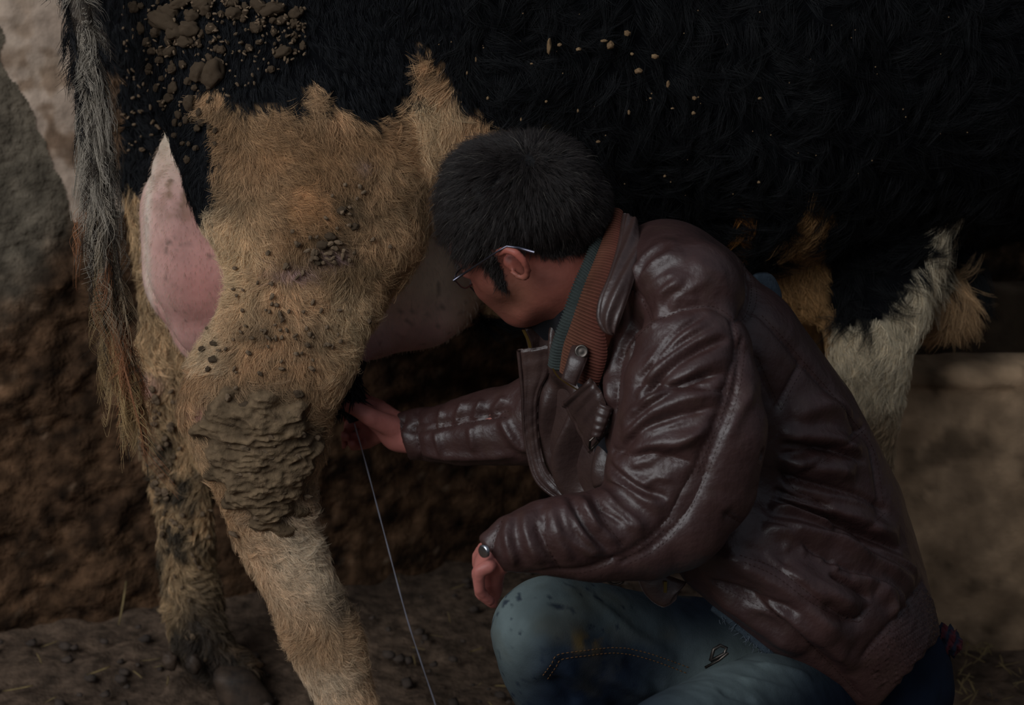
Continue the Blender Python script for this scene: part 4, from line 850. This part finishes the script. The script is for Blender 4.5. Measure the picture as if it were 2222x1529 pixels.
pl = strip('front_placket', A, B, M_leather2, jacket, .007, 140, 14, .002, rel=lambda u, v: .0003*np.sin(u*60+2*np.sin(u*13))-.0015*np.exp(-((v-.3)/.06)**2)-.0015*np.exp(-((v-.75)/.06)**2))
tube('placket_piping', A+np.array([0, -.003, 0]), .0022, M_leather2, jacket, 6)
# teeth of the zip at the throat
def teeth(name, pix, Y, n, sz=.0016, bv=None):
    L = rsm([(x, y, Y) for x, y in pix], n); VV = []; FF = []; cube = np.array([(a, b, c) for a in (-1, 1) for b in (-1, 1) for c in (-1, 1)], float); cf = [(0, 1, 3, 2), (4, 6, 7, 5), (0, 4, 5, 1), (2, 3, 7, 6), (0, 2, 6, 4), (1, 5, 7, 3)]
    for p in L:
        if bv is not None:
            x_, y_, _ = proj(p[None]); h = hit(bv, x_[0], y_[0]); p = h[0]+h[1]*.001 if h else p
        o_ = len(VV)*1; VV += list(cube*np.array([sz, sz*.8, sz*.42])+p); FF += [tuple(o_+i for i in f) for f in cf]
    o = mkobj(name, VV, FF, M_brass, jacket, smooth=False); o['kind'] = 'stuff'; return o
teeth('zipper_teeth', [(1136, 716), (1142, 728), (1148, 742), (1150, 752)], 1.872, 16)
teeth('zipper_teeth', [(1444, 1262), (1443, 1285), (1438, 1312)], 1.71, 22)
teeth('zipper_teeth', [(1200, 800), (1212, 818), (1240, 838), (1262, 850)], 1.762, 34, .0009)
# throat: dark shirt and lining seen in the opening
A = rsm([(1150, 705, 1.885), (1185, 735, 1.885), (1215, 800, 1.89), (1225, 900, 1.88), (1270, 1010, 1.86)], 40); B = rsm([(1230, 640, 1.83), (1260, 740, 1.83), (1300, 840, 1.83), (1330, 920, 1.81), (1345, 1000, 1.79)], 40)
strip('shirt_front', A, B, M_black, man, .004, 60, 30, .004, rel=lambda u, v: .003*np.sin(u*16+v*8))
# knitted stand collar
NU = 420
A = rsm([(1316, 456, 1.885), (1300, 500, 1.865), (1277, 560, 1.835), (1250, 622, 1.812), (1226, 690, 1.800), (1206, 745, 1.798), (1198, 788, 1.80)], NU)
Bm = rsm([(1330, 455, 1.875), (1313, 510, 1.85), (1292, 565, 1.822), (1266, 628, 1.798), (1240, 700, 1.786), (1222, 752, 1.784), (1214, 806, 1.785)], NU)
Bk = rsm([(1352, 466, 1.87), (1350, 530, 1.825), (1338, 590, 1.79), (1322, 650, 1.768), (1312, 710, 1.758), (1318, 770, 1.755), (1296, 846, 1.762)], NU)
def ccol(c1, c2): return lambda u, v: (np.array(lin(*c1))*(1-.0)+0*u[..., None]*v[..., None])*(.8+.35*((np.sin(u*2*math.pi*62)+1)/2)[..., None])*(1+0*v[..., None])*(1-0*u[..., None])+np.array(c2)*0
strip('collar_rib', A, Bm, M_knit, jacket, .009, NU, 8, .003, rel=lambda u, v: .0010*np.sin(u*2*math.pi*62)+0*v, col=ccol((62, 68, 66), (0, 0, 0)))
strip('collar_knit', Bm, Bk, M_knit, jacket, .006, NU, 24, .003, rel=lambda u, v: .0009*np.sin(u*2*math.pi*62)+0*v, col=lambda u, v: (np.array(lin(112, 74, 58))*(1-v[..., None])+np.array(lin(96, 54, 46))*v[..., None])*(.6+.5*((np.sin(u*2*math.pi*62)+1)/2)[..., None]))
# turned-down leather collar with piped edge
A = rsm([(1356, 468, 1.862), (1346, 530, 1.816), (1326, 600, 1.775), (1305, 650, 1.756), (1300, 690, 1.748), (1312, 715, 1.744), (1330, 722, 1.742)], 90)
B = rsm([(1384, 484, 1.850), (1392, 540, 1.80), (1378, 600, 1.765), (1362, 650, 1.75), (1348, 690, 1.742), (1340, 710, 1.741), (1334, 720, 1.742)], 90)
strip('collar', A, B, M_leather2, jacket, .007, 90, 24, .004, rel=lambda u, v: .002*np.sin(v*9+u*12)*v*(1-v)*4)
tube('collar_piping', A+np.array([0, -.002, .001]), .0030, M_leather2, jacket, 8)
# throat strap with snap
A = rsm([(1240, 750, 1.775), (1232, 775, 1.758), (1218, 822, 1.752)], 24); B = rsm([(1280, 762, 1.765), (1270, 790, 1.75), (1250, 838, 1.748)], 24)
st = strip('collar_strap', A, B, M_leather2, jacket, .005, 40, 14, .002)
def disc(name, p, n, r, h, mt, parent, rim=True):
    n = n/np.linalg.norm(n); s = np.cross(n, [0, 0, 1.]); s /= np.linalg.norm(s); t = np.cross(n, s); V = []; F = []; prof = [(1., 0), (1., .5), (.88, .95), (.72, .7 if rim else 1.), (.3, .85 if rim else 1.05), (0.02, .9 if rim else 1.1)]; m = 24
    for (rr_, hh) in prof:
        for k in range(m): a = 2*math.pi*k/m; V.append(p+(s*math.cos(a)+t*math.sin(a))*rr_*r+n*hh*h)
    for i in range(len(prof)-1):
        for k in range(m): F.append((i*m+k, i*m+(k+1) % m, (i+1)*m+(k+1) % m, (i+1)*m+k))
    F.append(tuple(range((len(prof)-1)*m, len(prof)*m))); return mkobj(name, V, F, mt, parent)
disc('snap_button', at(1262, 762, 1.757), np.array([-.1, -1, .35]), .0068, .003, M_metal, jacket)
# button flap and tab at the chest
A = rsm([(1218, 874, 1.79), (1240, 905, 1.785), (1262, 945, 1.775), (1280, 985, 1.765)], 30); B = rsm([(1280, 820, 1.75), (1305, 850, 1.745), (1318, 890, 1.74), (1330, 930, 1.738)], 30)
strip('chest_flap', A, B, M_leather2, jacket, .008, 60, 30, .004, rel=lambda u, v: .0006*np.sin(u*24+v*5)-.002*np.exp(-((v-.12)/.04)**2)-.002*np.exp(-((u-.12)/.04)**2))
A = rsm([(1300, 872, 1.74), (1290, 905, 1.735), (1284, 945, 1.735)], 20); B = rsm([(1330, 885, 1.735), (1318, 920, 1.73), (1306, 950, 1.73)], 20)
strip('chest_tab', A, B, M_leather2, jacket, .007, 40, 20, .003, rel=lambda u, v: .0005*np.sin(u*30))
tube('tab_buckle', P3([(1281, 955, 1.74), (1290, 948, 1.735), (1300, 957, 1.735), (1284, 975, 1.745), (1279, 972, 1.745), (1281, 955, 1.74)]), .0012, M_metal, jacket, 6)
# frayed trim along the hem, piped opening ring, cuff snap, cuff bands
L = on_surface(jbvh, [(1478, 1260), (1540, 1309), (1600, 1356), (1680, 1420), (1740, 1467), (1790, 1506), (1830, 1540)], 4, .001)
tube('hem_trim', resample(L[::6], .003), .0042, M_rag, jacket, 8)
fr = L[rng.integers(8, len(L)//2+10, 160)]+rng.normal(0, .002, (160, 3)); d = rng.normal(0, .6, (160, 3))+np.array([-.3, -.5, -.7]); d /= np.linalg.norm(d, axis=1, keepdims=True)
o = curves('frayed_threads', np.stack([fr, fr+d*.003, fr+d*.006+rng.normal(0, .001, (160, 3))], 1), np.array([.0005, .0004, .0002])[None], M_hairm, jacket, np.tile(lin(84, 92, 102), (160, 1))); o['kind'] = 'stuff'
h = hit(jbvh, 1053, 1196); hp = h[0] if h else at(1053, 1196, 1.60)
disc('cuff_snap', at(1052, 1195, hp[1]-.002), np.array([-.75, -.75, .1]), .0066, .003, mat('bright_snap', lin(190, 190, 195), rough=.25, metal=1), jacket, False)
tube('drawstring_ring', P3([(1336+17*math.cos(a), 1258+9*math.sin(a), 1.655) for a in np.linspace(.2, 3.3, 14)]), .0013, M_metal, jacket, 6)
A = rsm([(1375, 1235, 1.72), (1400, 1290, 1.715), (1440, 1318, 1.71), (1468, 1300, 1.71)], 30); B = rsm([(1420, 1200, 1.73), (1440, 1240, 1.72), (1470, 1255, 1.72), (1490, 1262, 1.72)], 30)
strip('front_hem_corner', A, B, M_leather2, jacket, .006, 40, 20, .004)
# blue-grey scrap behind the shoulder, plaid shirt tail at the back
A = rsm([(1632, 598, 1.90), (1640, 592, 1.905), (1660, 590, 1.91), (1668, 592, 1.92)], 12); B = rsm([(1640, 625, 1.90), (1668, 650, 1.90), (1690, 660, 1.905), (1694, 655, 1.92)], 12)
strip('torn_lining', A, B, M_rag, jacket, .005, 24, 12, .003)
V_, F_ = clodmesh(3, 4, .8); V_ = V_*np.array([.020, .02, .016])+at(2045, 1392, 1.83)
px_, py_, _ = proj(V_); pc = np.where(((np.sin(px_*.25+py_*.1) > .2) & (px_ > 2035))[:, None], np.array(lin(84, 26, 34)), np.array(lin(28, 32, 50)))
V_[:, 1] += .004*np.sin(px_*.4); mkobj('shirt_tail', V_, F_, M_plaid, man, col=pc)

# jeans
g = Grid((-.06, 1.40, .04), (.56, 2.06, .52), .004)
g.add([(at(1900, 1470, 1.84), .082, 1.5), (at(1640, 1465, 1.84), .080, 1.1), (at(1400, 1425, 1.80), .068, 1.05), (at(1270, 1392, 1.77), .0635, 1.), (at(1188, 1372, 1.745), .0585, 1.), (at(1205, 1440, 1.755), .058, 1.), (ankR*.5+kneeR*.5+np.array([.01, 0, 0]), .055, 1), (ankR+np.array([0, 0, .02]), .048, 1)], .02)
g.add([(at(1900, 1500, 1.84), .070, 1.1), (at(1790, 1510, 1.78), .066, 1.), (at(1700, 1532, 1.70), .062, 1.), (at(1580, 1585, 1.60), .061, 1.), (kneeL, .058, 1), (ankL*.5+kneeL*.5, .055, 1), (ankL+np.array([0, 0, .02]), .05, 1)], .008)
g.add(C((1960, 1500, 1.80, 98, 1.1), (1930, 1400, 1.84, 100, 1.1)), .02)
V, F = g.mesh(); V = relax(V, F, 2); N = vnormals(V, F); bvh = tree(V, F); px, py, dep = proj(V)
V = creases(V, N, bvh, [([(1180, 1465), (1212, 1420), (1260, 1412), (1340, 1408), (1410, 1422), (1495, 1450)], .0035, .0022, 0), ([(1150, 1480), (1190, 1430), (1180, 1380)], .008, .004, 0), ([(1215, 1440), (1290, 1500), (1330, 1529)], .007, .005, 0), ([(1200, 1470), (1250, 1529)], .006, -.006, 0), ([(1280, 1300), (1380, 1380), (1470, 1430)], .007, .004, 0), ([(1180, 1300), (1260, 1360), (1330, 1400)], .012, -.003, 0), ([(1310, 1460), (1400, 1500), (1470, 1520)], .008, .005, 0), ([(1350, 1430), (1440, 1490)], .006, -.005, 0), ([(1640, 1440), (1700, 1450), (1760, 1470)], .006, .004, 0), ([(1600, 1470), (1680, 1490), (1760, 1520)], .006, .004, 0), ([(1560, 1500), (1640, 1520)], .006, -.004, 0)])
V = V+N*((fbm(V, 22, 3)-.5)*.006)[:, None]; N = vnormals(V, F); px, py, dep = proj(V)
n1 = fbm(V, 16, 3); jn = np.array(lin(22, 32, 48))[None]*np.ones((len(V), 1))
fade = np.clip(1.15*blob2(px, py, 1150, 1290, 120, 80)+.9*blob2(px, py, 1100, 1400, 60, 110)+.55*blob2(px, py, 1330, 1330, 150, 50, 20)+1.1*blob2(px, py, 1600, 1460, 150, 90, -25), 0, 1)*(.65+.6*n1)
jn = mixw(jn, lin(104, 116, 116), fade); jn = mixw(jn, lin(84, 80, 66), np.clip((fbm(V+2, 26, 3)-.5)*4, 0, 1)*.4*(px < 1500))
jn = mixw(jn, lin(120, 96, 50), np.clip((fbm(V+2, 60, 2)-.5)*5, 0, 1)*blob2(px, py, 1275, 1392, 40, 26)*.8)
jn = mixw(jn, lin(26, 34, 50), np.clip((fbm(V+6, 130, 1)-.80)*12, 0, 1)*.8*(px < 1400))
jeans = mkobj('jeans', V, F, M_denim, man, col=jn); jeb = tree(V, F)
SV, SF = [], []
for s in ([(1178, 1464), (1196, 1440), (1210, 1420), (1260, 1412), (1340, 1405), (1410, 1418), (1495, 1448)], [(1188, 1472), (1206, 1446), (1218, 1430), (1270, 1422), (1340, 1416), (1410, 1430), (1490, 1460)]): dashes(jeb, s, .003, .002, .0006, .0006, SV, SF)
o = mkobj('seam_stitching', SV, SF, M_orange, jeans, smooth=False); o['kind'] = 'stuff'
# belt buckle and key clip in the gap under the jacket
bk = .35*0+P3([(1535, 1440, 1.66), (1545, 1405, 1.665), (1565, 1392, 1.67), (1585, 1400, 1.67), (1578, 1418, 1.665), (1555, 1430, 1.66), (1535, 1440, 1.66)])
tube('belt_buckle', bk*.7+bk.mean(0)*.3, .0018, M_metal, man, 8); tube('key_ring', P3([(1530, 1448, 1.655), (1560, 1432, 1.655), (1580, 1416, 1.66)]), .0014, M_metal, man, 6)
for a_ in (ankR, ankL):
    V_, F_ = ico(4); V_ = V_*np.array([.125, .045, .05]); V_[:, 2] = np.maximum(V_[:, 2], -.035); V_[:, 2] *= np.where(V_[:, 0] < 0, .8, 1.1); V_ = V_+a_+np.array([-.055, 0, 0]); V_[:, 2] += -V_[:, 2].min()+.0
    mkobj('shoe', V_, F_, M_shoe, man)

# eyeglasses
gl = bpy.data.objects.new('eyeglasses', None); COL.objects.link(gl); tag(gl, "thin metal eyeglasses on the crouching man's face", 'glasses')
rim = [(986, 606), (989, 596), (997, 586), (1008, 580), (1018, 579), (1026, 590), (1029, 604), (1026, 614), (1020, 620), (1010, 625), (1001, 622), (993, 614)]
Ys = [1.814+.0012*(x-986) for x, y in rim]
R3 = np.array([at(x, y, Y) for (x, y), Y in zip(rim, Ys)]); R3c = resample(np.vstack([R3, R3[:1]]), .002)
tube('rim', R3c, .0008, M_frame, gl, 6)
V_ = [R3c.mean(0)]+list(R3c[:-1]); V2 = [v+np.array([0, .0012, 0]) for v in V_]; n_ = len(V_)
F_ = [(0, i, i+1 if i+1 < n_ else 1) for i in range(1, n_)]; F_ += [(n_, n_+(i+1 if i+1 < n_ else 1), n_+i) for i in range(1, n_)]; F_ += [(i, n_+i, n_+(i+1 if i+1 < n_ else 1), (i+1 if i+1 < n_ else 1)) for i in range(1, n_)]
mkobj('lens', V_+V2, F_, M_glass, gl)
tube('temple', P3([(985, 608, 1.812), (1010, 591, 1.803), (1055, 562, 1.787), (1080, 545, 1.781), (1100, 534, 1.779), (1125, 538, 1.776), (1158, 547, 1.779)]), [.0014, .0012, .0011, .0010, .0012, .0016, .0018], M_frame, gl, 8)
far = R3+np.array([.014, .052, -.026]); tube('rim', resample(np.vstack([far, far[:1]]), .003), .0008, M_frame, gl, 6)
tube('bridge', np.array([R3[4], (R3[4]+far[2])/2+np.array([-.008, 0, 0]), far[2]]), .0008, M_frame, gl, 6)

# stream of milk
L = resample(np.array([at(769, 918, 2.078), at(795, 1010, 2.075), at(832, 1150, 2.07), at(880, 1330, 2.062), at(915, 1440, 2.058), at(945, 1529, 2.055), at(982, 1650, 2.05)]), .01); L = L[L[:, 2] > .0]
ml = tube('milk_stream', L, .0008*(1+.25*np.sin(np.arange(len(L))*1.3)), M_milk, None, 8)
tag(ml, 'thin white stream of milk falling from the held teat to the floor', 'milk')

# straw on the floor: loose stalks, the larger ones things of their own
def floor_at(px, py):
    d = at(px, py, 1.)-CAMP; p = CAMP+d*(CAM_H/-d[2]); return p
def stalk(name, p, L, w, ang, tilt=0.02):
    V = []; F = []; n = 5; d = np.array([math.cos(ang), math.sin(ang), 0]); s = np.array([-d[1], d[0], 0])
    for i in range(n):
        t = i/(n-1)-.5; c = p+d*L*t+np.array([0, 0, .004+abs(tilt)*(t+.5)*L*2])+s*.08*L*t*t
        for k in range(6): a = k*math.pi/3; V.append(c+(s*math.cos(a)+np.array([0, 0, 1])*math.sin(a)*.5)*w*(1-.3*abs(t)))
    for i in range(n-1):
        for k in range(6): F.append((i*6+k, i*6+(k+1) % 6, i*6+6+(k+1) % 6, i*6+6+k))
    F.append(tuple(range(6))); F.append(tuple(range((n-1)*6, n*6))); return V, F
for (x, y, L_, w, a, tl_, lab) in ((1098, 1494, .03, .0022, -.1, .02, 'pale straw piece on the dirt just in front of the raised knee'), (1035, 1415, .022, .002, .5, .02, 'short brown straw piece on the dirt beside the knee'),
        (215, 1462, .035, .002, .6, .03, 'tan straw piece on the dirt left of the muddy hoof'), (40, 1500, .04, .0018, .3, .02, 'thin straw lying in the bottom corner below the tail'), (270, 1345, .04, .0016, 1.4, .6, 'dry straw stalk leaning up against the wall foot behind the tail')):
    V_, F_ = stalk('straw', floor_at(x, y), L_, w, a, tl_); tag(mkobj('straw_stalk', V_, F_, M_straw), lab, 'straw', 'straw pieces on the dirt floor')
SV, SF = [], []
def addm(V_, F_): o_ = len(SV); SV.extend(V_); SF.extend([tuple(i+o_ for i in f) for f in F_])
for _ in range(330):
    p = np.array([rng.uniform(-1., 1.1), rng.uniform(1.9, 2.9), 0]); 
    if p[1] > wallY(p[0], 0)-.04 or (p[0] > .42 and p[1] > 2.3): continue
    addm(*stalk('s', p, rng.uniform(.008, .03), rng.uniform(.0005, .0014), rng.uniform(0, 3.14), .05))
for _ in range(45):
    p = floor_at(rng.uniform(2020, 2240), rng.uniform(1400, 1529)); addm(*stalk('s', p, rng.uniform(.01, .035), rng.uniform(.0006, .0014), rng.uniform(0, 3.14), .1))
o = mkobj('straw_litter', SV, SF, M_straw); tag(o, 'fine straw bits scattered over the dirt floor', kind='stuff')
SV, SF = [], []; pv = [clodmesh(20+i, 1, 1.2) for i in range(4)]
for _ in range(900):
    p = np.array([rng.uniform(-1.1, 1.2), rng.uniform(1.8, 2.9), 0])
    if p[1] > wallY(p[0], 0)-.05 or (p[0] > .42 and p[1] > 2.3): continue
    V_, F_ = pv[int(rng.integers(0, 4))]; s = rng.uniform(.003, .011); addm(list(V_*np.array([s, s, s*.5])+p), F_)
o = mkobj('dirt_clods', SV, SF, mat('dirt_clod', lin(60, 50, 44), lin(88, 74, 64), rough=.95, nscale=40)); tag(o, 'crumbs of dried dirt on the floor', kind='stuff')
